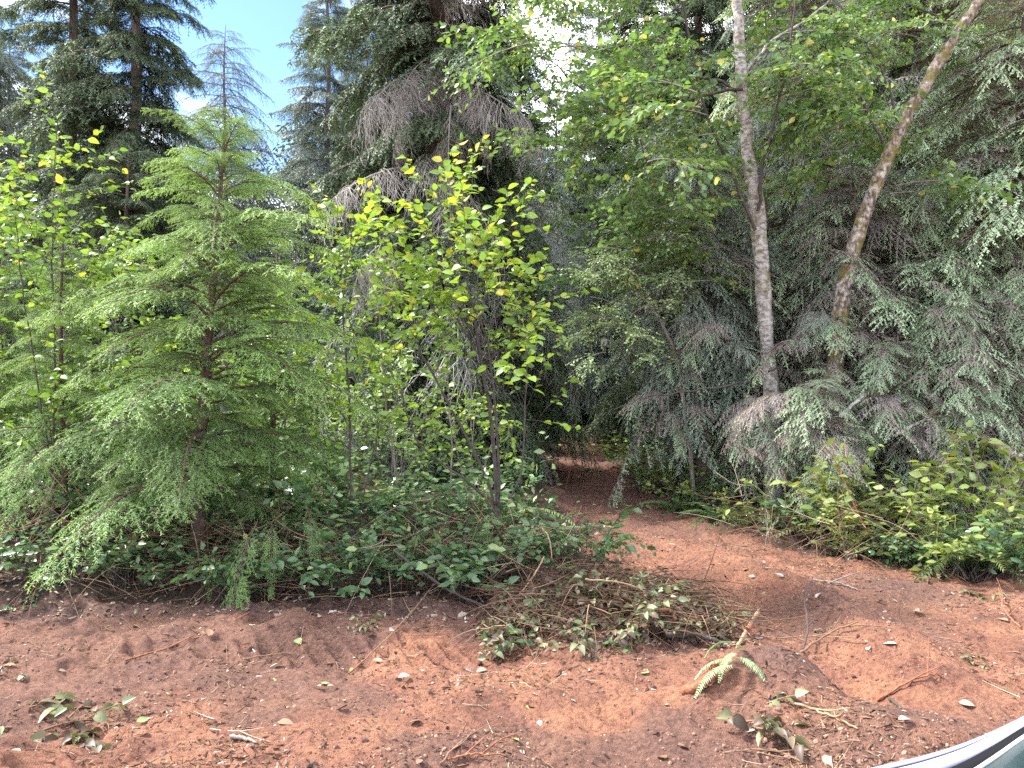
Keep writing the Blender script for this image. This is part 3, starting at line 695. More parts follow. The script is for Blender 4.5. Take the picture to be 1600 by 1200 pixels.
# the far wood beyond, one mass
def far_wood():   # thousands of shoots nobody could count
    b = MB(); w = MB()
    tops = [(-150, 40), (0, 120), (120, 120), (230, 190), (330, 300), (430, 270), (520, 150), (640, 200), (760, 240), (850, 230), (900, 300), (1000, 120), (1150, 40), (1400, 20), (1750, 20)]
    for px in np.arange(-140, 1750, 34):
        for Y in (U(27, 32), U(33, 40)):
            x = Y * (px + U(-20, 20) - 800) / FOC; zt = CAMH + Y * (600 - np.interp(px, *zip(*tops)) - U(-70, 40)) / FOC; n = int(26 * zt / 4)
            h = zt * U(.05, 1, n); r = 2.3 * (1 - h / zt) ** .55 + .35; a = U(0, 6.283, n)
            T = Tw(np.stack([x + 0 * h, Y + 0 * h, h], -1), np.stack([np.cos(a) * r, np.sin(a) * r, .1 * r], -1), .5 * r)
            i, t, s = along(T, .10, .05, 1.0); Q = spawn(T, i, t, U(.6, 1.2, len(i)), (.75 * (1.1 - t)) * U(.6, 1.2, len(i)) + .1, .6, s, 0, .25)
            i, t, s = along(Q, .12, .0, 1.0); R = leaf_axes(Q, i, t, s, flat=.5, lift=-.1)
            place(b, *DIAM, Q.pos(i, t), R * (np.array([.22, .085, 1.0])[None, None] * U(.7, 1.3, (len(i), 1, 1))), np.clip(rng.normal(size=len(i)) * .15 + .25 + .4 * t, 0, 1))
    return b.mesh('far_wood', M_far, False)


tag(link('far_wood', far_wood()), 'hazy mass of distant conifers closing off the view behind the clearing', None, None, 'stuff')

# ------------------------------------------------------------------ broadleaf trees and saplings
def leaf_meshes(tpl, mat, tints, name='leaf'):
    out = []
    for t in tints:
        b = MB(); b.add(*tpl, t); out.append(b.mesh(name, mat))
    return out


LM_alder = leaf_meshes(LEAF_A, M_alder, [.1, .3, .42, .5, .58, .68, .8, .92])
LM_salal = leaf_meshes(LEAF_S, M_salal, [.1, .25, .4, .5, .6, .75, .9])
LM_olive = leaf_meshes(LEAF_S, M_olive, [.1, .3, .45, .6, .75, .95])
LM_wilt = leaf_meshes(LEAF_C, M_wilt, [.1, .35, .5, .65, .8, .95])
LEAF_D = leaf_tpl(.33, .16, .09, 5)
LM_fall = leaf_meshes(LEAF_D, M_fall, [.05, .22, .38, .52, .66, .9, 1.0])
CAM = np.array([0, 0, CAMH])


def put_leaves(root, O, R, size, tint, lms, tpl, mat, nobj, name='leaf'):
    """The nearest leaves are objects, the rest one mass."""
    d = np.linalg.norm(O + np.array(root.location) - CAM, axis=1) / size; order = np.argsort(d)
    near, rest = order[:nobj], order[nobj:]
    RS = R * size[:, None, None]
    for q in near:
        M = Matrix(((*RS[q, 0], O[q, 0]), (*RS[q, 1], O[q, 1]), (*RS[q, 2], O[q, 2]), (0, 0, 0, 1)))
        link(name, lms[min(int(tint[q] * len(lms)), len(lms) - 1)], root, M)
    if len(rest):
        b = MB(); place(b, *tpl, O[rest], RS[rest], tint[rest]); link('foliage', b.mesh('foliage', mat), root)['kind'] = 'stuff'


def sapling(label, stems, leaf, nbr, blen, mat, lms, bark, nobj, group='alder saplings', tpl=LEAF_A, name='alder_sapling', cat='sapling', t0=.25, spacing=.045, tint_top=(.25, .65), bang=(.6, 1.0), bare=0.0, leafp=1.0):
    base = np.array(stems[0][0][0]); base[2] -= .03
    root = thing(name, base, label, cat, group); Os, Rs, Ss, Ts = [], [], [], []
    zt = max(np.array(s[0])[:, 2].max() for s in stems) - base[2]
    for ctrl, r0, r1, nb in stems:
        pts = smooth_path(np.array(ctrl) - base, 22); pts[1:-1] += rng.normal(size=(20, 3)) * .006
        b = MB(); tube(b, pts, np.linspace(r0, r1, 22), 7, wob=.06); link('stem', b.mesh('stem', bark), root)
        L = np.linalg.norm(pts[-1] - pts[0])
        seg = Tw(pts[:-1], np.diff(pts, axis=0), np.zeros(21))
        u = np.sort(U(t0, 1, nb)); si = np.minimum((u * 21).astype(int), 20)
        B = spawn(seg, si, u * 21 - si, U(*bang, nb), blen * L * (1.15 - .72 * u) * U(.55, 1.2, nb) + .10, .10, np.where(np.arange(nb) % 2, 1., -1.), .18, .6)
        sb = MB(); B.wood(sb, np.minimum(.006, .35 * np.interp(u, [0, 1], [r0, r1])), .0014, 5, 4, .5)
        i2, t2, s2 = along(B, .14, .25, .92); C = spawn(B, i2, t2, U(.5, 1.0, len(i2)), B.len[i2] * .42 * (1.1 - t2) * U(.6, 1.2, len(i2)) + .06, .15, s2, .08, .4)
        C.wood(sb, .0022, .001, 3, 3, .5)
        link('branch', sb.mesh('branch', bark), root)
        tip = Tw(pts[[15, 18]], pts[[18, 21]] - pts[[15, 18]], np.zeros(2))
        for T, a in ((B, .3), (C, .12), (tip, 0.)):
            i, tt, s = along(T, spacing, a, 1.0)
            k = rng.random(len(i)) < leafp
            if bare > 0: k &= rng.random(len(i)) > bare * (1 - (T.pos(i, tt)[:, 2]) / zt)
            i, tt, s = i[k], tt[k], s[k]
            O = T.pos(i, tt); R = leaf_axes(T, i, tt, s, flat=.85, lift=.05); sz = leaf * U(.38, 1.2, len(i)) * (1 - .3 * (T is tip) * tt)
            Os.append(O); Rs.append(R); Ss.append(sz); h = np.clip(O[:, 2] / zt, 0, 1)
            Ts.append(np.clip(tint_top[0] + (tint_top[1] - tint_top[0]) * h + rng.normal(size=len(i)) * .22, 0, .999))  # yellower with height: light on the crown is put into the leaf tint
    put_leaves(root, np.concatenate(Os), np.concatenate(Rs), np.concatenate(Ss), np.concatenate(Ts), lms, tpl, mat, nobj)
    return root


def path(Y, *pp):
    return [P(px, py, Y + (q[0] if q else 0)) for px, py, *q in pp]


# the bright spreading alder sapling in the middle
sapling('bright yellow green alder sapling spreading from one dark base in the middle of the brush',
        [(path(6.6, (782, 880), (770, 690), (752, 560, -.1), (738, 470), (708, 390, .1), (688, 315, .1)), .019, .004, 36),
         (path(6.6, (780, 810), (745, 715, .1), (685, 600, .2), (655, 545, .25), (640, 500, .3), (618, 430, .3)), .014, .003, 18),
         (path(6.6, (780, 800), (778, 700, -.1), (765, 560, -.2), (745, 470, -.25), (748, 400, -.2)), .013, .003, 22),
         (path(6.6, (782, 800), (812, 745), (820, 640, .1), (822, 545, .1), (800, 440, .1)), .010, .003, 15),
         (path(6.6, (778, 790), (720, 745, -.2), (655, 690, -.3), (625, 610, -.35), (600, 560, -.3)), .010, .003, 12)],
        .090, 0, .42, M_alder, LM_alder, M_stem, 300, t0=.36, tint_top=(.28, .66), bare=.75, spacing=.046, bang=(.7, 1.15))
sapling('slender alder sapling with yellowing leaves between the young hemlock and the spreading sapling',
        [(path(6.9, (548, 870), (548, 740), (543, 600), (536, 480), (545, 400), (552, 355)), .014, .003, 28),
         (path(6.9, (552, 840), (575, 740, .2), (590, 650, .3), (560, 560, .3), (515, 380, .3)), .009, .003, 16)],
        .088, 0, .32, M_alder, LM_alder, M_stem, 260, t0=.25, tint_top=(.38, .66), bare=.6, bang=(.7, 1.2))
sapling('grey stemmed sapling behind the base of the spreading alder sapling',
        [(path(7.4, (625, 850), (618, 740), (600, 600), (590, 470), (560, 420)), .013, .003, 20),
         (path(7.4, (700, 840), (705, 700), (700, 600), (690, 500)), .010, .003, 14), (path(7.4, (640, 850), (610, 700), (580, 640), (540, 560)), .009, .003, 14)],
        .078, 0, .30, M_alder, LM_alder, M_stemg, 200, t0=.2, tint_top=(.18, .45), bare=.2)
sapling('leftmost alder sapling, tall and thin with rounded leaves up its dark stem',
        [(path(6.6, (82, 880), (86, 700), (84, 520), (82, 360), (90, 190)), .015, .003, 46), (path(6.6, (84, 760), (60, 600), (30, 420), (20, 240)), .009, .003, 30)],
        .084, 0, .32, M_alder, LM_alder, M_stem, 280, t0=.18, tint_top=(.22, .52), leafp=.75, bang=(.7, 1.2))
for lab, px, Y, top, lean, nb in (('leafy green sapling filling the gap between the leftmost stem and the young hemlock', 170, 8.2, 400, 20, 56),
                                  ('low leafy sapling behind the young hemlock trunk', 270, 8.6, 520, -20, 50), ('broad leafy sapling just behind the right side of the young hemlock', 440, 8.4, 490, 20, 40),
                                  ('green sapling at the far left edge', 10, 8.0, 330, -10, 56), ('pale leaved sapling far behind the grey stemmed one', 610, 9.4, 560, 20, 30),
                                  ('dense low sapling behind the slender yellowing one', 505, 9.2, 600, 0, 32), ('low sapling in shade left of the trail start', 735, 9.0, 640, 10, 26)):
    gb = P(px, 600 + (1.45 * FOC / Y), Y)
    sapling(lab, [([gb, *path(Y, (px + lean * .4, (600 + top) / 2 + 60), (px + lean, top))], .013, .003, nb), ([gb, *path(Y + .2, (px - 40, 640), (px - 60 - lean, top + 70))], .010, .003, nb * 2 // 3),
                  ([gb, *path(Y - .1, (px + 50, 660), (px + 75, top + 100))], .010, .003, nb * 2 // 3)],
            .085, 0, .34, M_pale if 'pale' in lab or 'dense' in lab else M_alder, LM_alder, M_stemg, 0, t0=.12, tint_top=(.22, .6))


def on_trunk(q):
    px, py = 800 + FOC * q[0] / q[1], 600 - FOC * (q[2] - CAMH) / q[1]
    return q[1] < 9.7 and rng.random() < .8 and (abs(px - np.interp(py, [-100, 0, 200, 330, 460], [1147, 1152, 1166, 1183, 1193])) < 42 or abs(px - np.interp(py, [-10, 85, 165, 250, 330, 405], [1535, 1475, 1425, 1385, 1352, 1330])) < 26)


def big_alder(label, trunk_pts, rad, bark, limbs, nspray, sprays, region, group='alder trees', sc=(.6, 1.15), name='alder_tree', moss=None):
    base = np.array(trunk_pts[0]); root = thing(name, base, label, 'tree', group)
    pts = smooth_path(np.array(trunk_pts) - base, 40); pts[1:] += rng.normal(size=(39, 3)) * .007
    rr = np.interp(np.linspace(0, 1, 40), np.linspace(0, 1, len(rad)), rad) * (1 + .05 * rng.normal(size=40))
    b = MB(); tube(b, pts, rr, 14, wob=.03); link('trunk', b.mesh('trunk', bark), root)
    nodes = []
    for c, r0, r1, leaf in limbs:
        q = smooth_path(np.array(c) - base, 16); q[1:-1] += rng.normal(size=(14, 3)) * .012
        b = MB(); tube(b, q, np.linspace(r0, r1, 16), 6, wob=.08); link('limb', b.mesh('limb', M_stem if r0 < .022 else bark), root)
        if leaf: nodes += [(q[k], q[min(k + 1, 15)] - q[k - 1]) for k in range(5, 16)]
    for k in range(nspray):
        if nodes and k % 3 == 0:
            p, d = nodes[rng.integers(len(nodes))]; az = math.atan2(d[1], d[0]) + U(-1.2, 1.2)
        else:
            p = region() - base; az = U(0, 6.283)
        s = U(*sc); c = p + base + s * .5 * np.array([math.cos(az), math.sin(az), 0])
        if name == 'alder_tree' and any(on_trunk(q) for q in (p + base, c)): continue
        add_bough(root, sprays[rng.integers(len(sprays))], bough_mats(p, az, U(-.35, .35), (s, s, s), U(-.4, .4)), 'branch', 'foliage')
    return root


def ell(*E):
    """random points in photo ellipses (px, py, rx, ry, Y, dY)"""
    w = np.array([e[2] * e[3] for e in E], float); w /= w.sum()

    def f():
        e = E[rng.choice(len(E), p=w)]
        while True:
            a, b = U(-1, 1), U(-1, 1)
            px, py, Y = e[0] + a * e[2], e[1] + b * e[3], e[4] + U(-1, 1) * e[5]
            if Y < 10 and (abs(px - np.interp(py, [-100, 0, 200, 330, 460], [1147, 1152, 1166, 1183, 1193])) < 48 or abs(px - np.interp(py, [-10, 85, 165, 250, 330, 405], [1535, 1475, 1425, 1385, 1352, 1330])) < 42) and rng.random() < .85: continue
            if a * a + b * b < 1: return P(px, py, Y)
    return f


Yw = 9.2
big_alder('tall white barked alder with a mossy lower trunk beside the trail', path(Yw, (1212, 815), (1203, 600), (1193, 460), (1183, 330), (1168, 230), (1158, 110), (1152, 0), (1142, -180), (1135, -420)),
          (.098, .082, .082, .092, .070, .064, .055, .04, .02), M_birch,
          [(path(Yw - .15, (1180, 360), (1150, 290, -.1), (1110, 200, -.2), (1085, 100, -.3), (1060, -60, -.5)), .020, .010, 1), (path(Yw - .15, (1184, 330), (1190, 260, -.1), (1215, 170, -.2), (1235, 70, -.3), (1250, -50, -.4)), .020, .010, 1),
           (path(Yw, (1165, 150), (1120, 125), (1085, 120), (1020, 90)), .02, .006, 1), (path(Yw - .1, (1160, 140), (1090, 150), (1000, 190), (915, 145), (850, 90), (800, 75)), .020, .004, 1),
           (path(Yw - .1, (1185, 420), (1130, 385), (1105, 345), (1090, 330)), .010, .004, 1), (path(Yw, (1160, 120), (1210, 60), (1290, 10), (1350, -60)), .022, .006, 1),
           (path(Yw, (1196, 590), (1170, 575), (1150, 560)), .018, .007, 0), (path(Yw - .2, (1200, 580), (1260, 560), (1290, 540)), .012, .004, 0), (path(Yw - .2, (1195, 592), (1100, 608), (1010, 622), (960, 640)), .013, .004, 0),
           (path(Yw, (1195, 330), (1200, 310)), .012, .006, 0), (path(Yw, (1150, -20), (1060, -80), (960, -60), (880, 0)), .02, .005, 1)], 190, B_alder,
          ell((1010, 90, 190, 110, 9.2, 1.4), (1150, 160, 160, 190, 9.0, 1.2), (1030, 250, 130, 130, 9.6, 1.0), (960, 380, 80, 110, 10.2, .7), (1250, 120, 130, 140, 9.3, 1.0), (850, 70, 70, 60, 9.0, .5), (1100, 330, 90, 70, 9.6, .8), (930, 300, 60, 110, 10.5, .6), (1010, 400, 90, 60, 10.2, .6), (1130, 420, 100, 50, 9.4, .5)))
big_alder('leaning mossy alder slanting up to the right out of the cedars', path(9.0, (1300, 640), (1315, 470), (1330, 405), (1352, 330), (1385, 250), (1425, 165), (1475, 85), (1535, -10), (1640, -200)),
          (.09, .088, .084, .078, .074, .068, .062, .05, .02), M_mossy,
          [(path(8.9, (1380, 225), (1355, 175), (1335, 120), (1310, 80)), .018, .007, 1), (path(8.9, (1403, 190), (1380, 120), (1350, 60), (1325, 25)), .016, .006, 1), (path(9.0, (1478, 80), (1475, 40), (1465, 25), (1415, 5)), .020, .008, 0),
           (path(8.9, (1340, 330), (1332, 300), (1325, 280)), .014, .006, 0), (path(8.9, (1360, 330), (1380, 310), (1400, 290)), .006, .003, 1), (path(8.9, (1395, 200), (1370, 180), (1320, 170), (1290, 180)), .008, .003, 1),
           (path(8.9, (1325, 410), (1315, 400)), .012, .006, 0)], 50, B_alder, ell((1340, 110, 100, 110, 9.4, .7), (1300, 250, 80, 70, 9.8, .7), (1430, 120, 50, 60, 9.5, .5), (1580, 60, 40, 60, 9.3, .4)))
big_alder('pale small leaved sapling arching from the right bank over the trail', path(9.8, (1085, 780), (1070, 640), (1050, 540), (1010, 470), (960, 430)), (.03, .026, .022, .016, .008), M_stemg,
          [(path(9.7, (1050, 540), (1000, 520), (950, 500)), .012, .004, 1), (path(9.7, (1030, 500), (1010, 440), (970, 390)), .012, .004, 1)], 66, B_pale, ell((960, 480, 85, 60, 9.7, .5), (1000, 420, 90, 50, 9.8, .6), (990, 550, 50, 40, 9.7, .4)),
          sc=(.4, .75), name='trailside_sapling')

# ------------------------------------------------------------------ brush at the edges
def bush_proto(nst, h, spread, leaf, lms, mat, bark, nobj, spacing=.05, tpl=LEAF_S, el=(.55, 1.35), lift=.25, sag=.45):
    """list of (name, mesh, matrix, kind) of one bush, base at the origin"""
    a = U(0, 6.283, nst); el = U(*el, nst); ln = h * U(.7, 1.25, nst)
    v = np.stack([np.cos(a) * np.cos(el) * spread, np.sin(a) * np.cos(el) * spread, np.sin(el) + lift], -1) * ln[:, None]
    T = Tw(rng.normal(size=(nst, 3)) * [.06, .06, 0], v, sag * ln); parts = []
    for q in range(nst):
        b = MB(); Tw(T.p0[q:q + 1], T.v[q:q + 1], T.sag[q:q + 1]).wood(b, .0055, .002, 7, 4, .5); parts.append(('stem', b.mesh('stem', bark), None, None))
    i, t, s = along(T, .11, .2, .95); C = spawn(T, i, t, U(.5, 1.1, len(i)), U(.10, .30, len(i)) * h / .7, .15, s, .12, .5)
    b = MB(); C.wood(b, .0024, .001, 3, 3, .5); parts.append(('twig', b.mesh('twig', bark), None, 'stuff'))
    O, R, sz = [], [], []
    for X, a0 in ((T, .3), (C, .1)):
        i, t, s = along(X, spacing, a0, 1.0); O.append(X.pos(i, t)); R.append(leaf_axes(X, i, t, s, flat=.6, lift=.02)); sz.append(leaf * U(.55, 1.15, len(i)))
    O, R, sz = np.concatenate(O), np.concatenate(R), np.concatenate(sz)
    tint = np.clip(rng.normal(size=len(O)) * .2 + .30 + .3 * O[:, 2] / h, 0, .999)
    order = np.argsort(-O[:, 2] + O[:, 1] * .6); RS = R * sz[:, None, None]
    for q in order[:nobj]:
        parts.append(('leaf', lms[int(tint[q] * len(lms))], Matrix(((*RS[q, 0], O[q, 0]), (*RS[q, 1], O[q, 1]), (*RS[q, 2], O[q, 2]), (0, 0, 0, 1))), None))
    rest = order[nobj:]
    if len(rest):
        b = MB(); place(b, *tpl, O[rest], RS[rest], tint[rest]); parts.append(('foliage', b.mesh('foliage', mat), None, 'stuff'))
    return parts


def put_bush(proto, name, label, cat, loc, rot, sc, group):
    r = thing(name, loc, label, cat, group); r.rotation_euler = (U(-.1, .1), U(-.1, .1), rot); r.scale = (sc, sc, sc * U(.85, 1.15))
    for nm, me, M, kind in proto:
        o = link(nm, me, r, M)
        if kind: o['kind'] = kind
    return r


SAL = [bush_proto(9, .72, 1.0, .098, LM_salal, M_salal, M_stem, 60) for _ in range(4)]
SALB = [bush_proto(9, .85, 1.0, .095, LM_salal, M_salal, M_stem, 0) for _ in range(3)]
OLI = [bush_proto(10, .85, .8, .085, LM_olive, M_olive, M_stemg, 50) for _ in range(3)]
lab_l = ['dark glossy salal bush at the far left bottom corner of the brush', 'salal bush below the leftmost alder sapling', 'salal bush right of the leftmost alder stem', 'low salal clump left of the young hemlock trunk',
         'salal bush touching the young hemlock trunk on its left', 'glossy salal bush right of the young hemlock trunk', 'salal bush behind the spray that hangs to the soil', 'salal bush between the young hemlock and the slender sapling',
         'salal bush at the foot of the slender yellowing sapling', 'dense salal bush under the grey stemmed sapling', 'blue green salal bush left of the long grey stick', 'tall salal bush around the base of the spreading sapling',
         'salal bush above the long grey stick', 'salal bush leaning toward the slash pile', 'salal bush at the corner where the trail begins']
px_l = [-30, 40, 110, 190, 265, 365, 425, 480, 545, 610, 670, 730, 790, 850, 905]
SG = 'salal bushes along the left brush edge'
for k, (lb, px) in enumerate(zip(lab_l, px_l)):
    Y = 5.95 + .15 * math.sin(k * 2.1) + (.3 if px > 820 else 0); k_ = .82 if px > 820 else 1; x = (px - 800) / FOC * Y
    put_bush(SAL[k % 4], 'salal_bush', lb, 'bush', (x, Y, G(x, Y) - .03), U(-.8, .8), U(.62, .95) * (1.12 if px > 520 else .92) * k_, SG)
lab_m = ['behind the far left corner', 'behind the leftmost sapling', 'in the shade behind the hemlock boughs', 'behind the young hemlock trunk', 'behind the hanging spray', 'deep between the two saplings', 'behind the slender sapling',
         'behind the grey stemmed sapling', 'behind the spreading sapling base', 'on the left margin of the trail', 'lining the trail a few steps in', 'at the inner bend of the trail']
for k, (lb, px, Y) in enumerate(zip(lab_m, [10, 90, 180, 290, 400, 480, 560, 640, 720, 780, 792, 795], [7, 7.2, 6.9, 7.1, 6.9, 7.2, 7.0, 7.1, 7.2, 7.3, 8.6, 10.2])):
    x = (px - 800) / FOC * Y
    put_bush(SALB[k % 3], 'salal_bush', 'shaded salal bush ' + lb, 'bush', (x, Y, G(x, Y) - .03), U(0, 6.28), U(.8, 1.15) * (.6 if px > 760 else 1), SG)
RGB = 'low bushes on the right bank'
for k, (lb, px, Y, sc, kind) in enumerate((
        ('yellow green salmonberry bush in front of the fallen mossy limb', 1420, 7.3, 1.1, 1), ('salmonberry bush with reddening leaves under the cedar sapling', 1290, 7.7, 1.05, 1), ('tall yellow green salmonberry bush at the right edge', 1540, 6.9, 1.2, 1),
        ('salmonberry bush between the two ferns of the right bank', 1490, 6.55, .85, 1), ('leafy bush on the soil edge before the smaller right bank fern', 1435, 6.75, .6, 0), ('small olive bush at the edge of the cleared soil below the canes', 1330, 7.2, .65, 1), ('leafy bush at the foot of the leaning dry cane', 1380, 6.95, .6, 0), ('low leafy bush on the trail edge under the brown sprays', 1150, 8.7, .6, 1), ('olive bush with bare canes on the right bank', 1350, 7.35, .9, 1), ('glossy bush at the right edge above the cleared soil', 1585, 6.35, .85, 0),
        ('glossy bush in front of the right hand fern', 1525, 6.4, .75, 0), ('low dark bush by the pale broken sticks', 1390, 7.2, .6, 0), ('small dark bush right of the trail fern', 1215, 8.2, .7, 0), ('olive bush on the trail margin below the grey cedar', 1060, 10.2, .9, 1),
        ('low olive bush at the trail margin near the far cedar', 1010, 11.6, .8, 1), ('dark bush deep under the grey cedar', 1120, 9.4, .8, 0), ('low bush beside the trail mound', 985, 14.5, 1.0, 1), ('bush closing the far end of the trail', 905, 20.3, 1.2, 1), ('dark bush left of the trail mound', 850, 17.0, 1.1, 0),
        ('low bush at the foot of the white barked alder', 1255, 8.0, .75, 0), ('pale bush under the drooping brown cedar', 1450, 7.9, .9, 1))):
    x = (px - 800) / FOC * Y
    put_bush((OLI if kind else SAL)[k % 3], 'salmonberry_bush' if kind else 'salal_bush', lb, 'bush', (x, Y, G(x, Y) - .03), U(0, 6.28), sc * (1.22 if px > 1250 and sc > .7 else 1), RGB)

# ferns
def frond_mesh(mat, n=26, sag=.55, wid=.16, name='frond'):
    M = Tw([[0, 0, 0]], [[1, 0, .55]], [sag + .3]); b = MB(); M.wood(b, .004, .001, 8, 3, .9)
    t = np.repeat(np.linspace(.10, .985, n), 2); s = np.tile([1., -1.], n); z = np.zeros(2 * n, int)
    p, d = M.pos(z, t), M.tan(z, t); sv = nrm(np.cross(Z, d))
    ln = wid * np.sin(np.pi * np.clip(t * .86 + .12, 0, 1)) ** .7 * U(.88, 1.1, 2 * n)
    ax = nrm(sv * s[:, None] + d * .30 - Z * .12 + rng.normal(size=(2 * n, 3)) * .06)
    R = frames(ax, Z + rng.normal(size=(2 * n, 3)) * .12) * np.stack([ln, np.full(2 * n, .95 / n), np.full(2 * n, .1)], -1)[:, None, :]
    tv = np.array([[0, -.35, 0], [0, .35, 0], [.4, .5, .2], [.4, -.42, .2], [1, 0, -.3]]); tf = np.array([[0, 1, 2], [0, 2, 3], [3, 2, 4]])
    place(b, tv, tf, p, R, np.clip(.25 + .5 * t + rng.normal(size=2 * n) * .1, 0, 1)); return b.mesh(name, mat)


FRO = [frond_mesh(M_fern, sag=U(.4, .8)) for _ in range(5)]; FROP = [frond_mesh(M_fernp, 24, .45) for _ in range(2)]


def fern(label, px, Y, sc, n, group='sword ferns'):
    x = (px - 800) / FOC * Y; r = thing('sword_fern', (x, Y, G(x, Y)), label, 'fern', group); a = U(0, 6)
    for k in range(n):
        a += 2.4 + U(-.3, .3); s = sc * U(.75, 1.15)
        link('frond', FRO[k % 5], r, bough_mats((0, 0, 0), a, U(.05, .65), (s, s, s), U(-.3, .3)))


for a in (('large sword fern arching over the soil at the right edge', 1530, 6.6, .66, 14), ('sword fern left of the large one on the right bank', 1450, 7.0, .55, 12), ('sword fern on the trail margin under the grey cedar', 1120, 9.2, .5, 12),
          ('sword fern by the foot of the white barked alder', 1180, 8.6, .48, 11), ('sword fern deep under the browned cedar', 1330, 7.9, .75, 12), ('sword fern half buried in the brush left of the trail', 850, 6.9, .45, 10), ('small fern at the trail edge below the arching sapling', 1060, 9.9, .45, 10), ('fern under the fallen mossy limb', 1480, 7.8, .8, 12),
          ('shaded fern beyond the salal at the trail start', 800, 8.2, .7, 10)): fern(*a)

# undergrowth deep in the forest: nobody could count it
def undergrowth(n, mat, tpl, leaf, hmax):
    O = []
    while len(O) < n:
        x, y = U(-9, 9, n), 6.2 + 22 * U(0, 1, n) ** 1.6
        ok = (soil_mask(x, y) < .35) & (np.abs(x) < y * .75) & (fbm(x, y, 1.3, 3, 88) > -.12)
        O += list(np.stack([x, y, gz(x, y) + hmax * U(0, 1, n) ** 1.3 * (.5 + .9 * (fbm(x, y, 1.0, 2, 90) + .4))], -1)[ok])
    O = np.array(O[:n]); m = len(O); R = frames(rng.normal(size=(m, 3)) * [1, 1, .35], Z + rng.normal(size=(m, 3)) * .4)
    b = MB(); place(b, *tpl, O, R * (leaf * U(.6, 1.3, m) * (1 + .03 * O[:, 1]))[:, None, None], np.clip(rng.normal(size=m) * .2 + .4, 0, 1)); return b


tag(link('undergrowth', undergrowth(16000, M_salal, LEAF_F, .085, .6).mesh('undergrowth', M_salal)), 'dark leafy ground cover on the forest floor', None, None, 'stuff')
tag(link('undergrowth', undergrowth(7000, M_pale, LEAF_F, .075, .8).mesh('undergrowth', M_pale)), 'paler leafy ground cover scattered through the forest floor', None, None, 'stuff')


def tangle(n, box, mat, r=.0028, h=.5, ln=.7, vz=.6, tn=(-.1, .9)):
    x, y = U(box[0], box[1], n), U(box[2], box[3], n); p = np.stack([x, y, gz(x, y) + h * U(0, 1, n) ** 1.5], -1)
    v = nrm(rng.normal(size=(n, 3)) * [1, 1, vz]) * (ln * U(.3, 1.2, n))[:, None]; b = MB(); T = Tw(p, v, ln * U(-.2, .5, n)); T.p0[:, 2] += .0
    T.wood(b, r * U(.5, 1.6, n), .0008, 5, 3, .5); b.t = [np.repeat(np.clip(U(*tn, n), 0, 1), 6 * 3)]; return b.mesh('bramble_tangle', mat)


tag(link('bramble_tangle', tangle(900, (-4.6, .7, 5.75, 6.5), M_twig)), 'tangle of thin dry stems under the left brush', None, None, 'stuff')
tag(link('bramble_tangle', tangle(500, (2.2, 5.2, 6.6, 8.4), M_twig)), 'tangle of thin dry stems under the right bank brush', None, None, 'stuff')
tag(link('bramble_tangle', tangle(1300, (-.2, 1.5, 4.8, 5.95), M_twig, .0032, .20, .40, .22, (-.2, .75))), 'snapped stems matted into the slash pile', None, None, 'stuff')
tag(link('broken_branches', tangle(110, (-.15, 1.4, 4.85, 5.8), M_twig, .0070, .18, .5, .2, (-.2, .6))), 'thicker broken branches jumbled through the slash pile', None, None, 'stuff')

# ------------------------------------------------------------------ litter, clods, slash
def clods(n):
    ph = np.arccos(U(-1, 1, 12)); t = (1 + 5 ** .5) / 2
    v = nrm(np.array([(-1, t, 0), (1, t, 0), (-1, -t, 0), (1, -t, 0), (0, -1, t), (0, 1, t), (0, -1, -t), (0, 1, -t), (t, 0, -1), (t, 0, 1), (-t, 0, -1), (-t, 0, 1)], float))
    f = np.array([(0, 11, 5), (0, 5, 1), (0, 1, 7), (0, 7, 10), (0, 10, 11), (1, 5, 9), (5, 11, 4), (11, 10, 2), (10, 7, 6), (7, 1, 8), (3, 9, 4), (3, 4, 2), (3, 2, 6), (3, 6, 8), (3, 8, 9), (4, 9, 5), (2, 4, 11), (6, 2, 10), (8, 6, 7), (9, 8, 1)])
    y = 2.9 + 9 * U(0, 1, n * 3) ** 2.0; x = U(-.72, .72, n * 3) * y
    d = fbm(x, y, .5, 3, 33); k = np.where((soil_mask(x, y) > .5) & (d + U(-.3, .3, n * 3) > .05))[0][:n]; x, y = x[k], y[k]; m = len(k)
    s = .0022 + .0052 * rng.exponential(.42, m); s = np.minimum(s, .018)
    R = frames(rng.normal(size=(m, 3)), rng.normal(size=(m, 3))) * s[:, None, None] * U(.7, 1.2, (m, 1, 3)); b = MB()
    vv = v[None] * (1 + .13 * rng.normal(size=(m, 12, 1)))
    pts = np.stack([x, y, gz(x, y) + s * .25], -1)[:, None] + np.einsum('mnj,mij->mni', vv, R)
    b.add(pts.reshape(-1, 3), (f[None] + (np.arange(m) * 12)[:, None, None]).reshape(-1, 3), np.repeat(np.clip(rng.normal(size=m) * .24 + .45, 0, 1), 12)); return b.mesh('soil_clods', M_clod, False)


tag(link('soil_clods', clods(14000)), 'crumbs and clods of reddish soil', None, None, 'stuff')


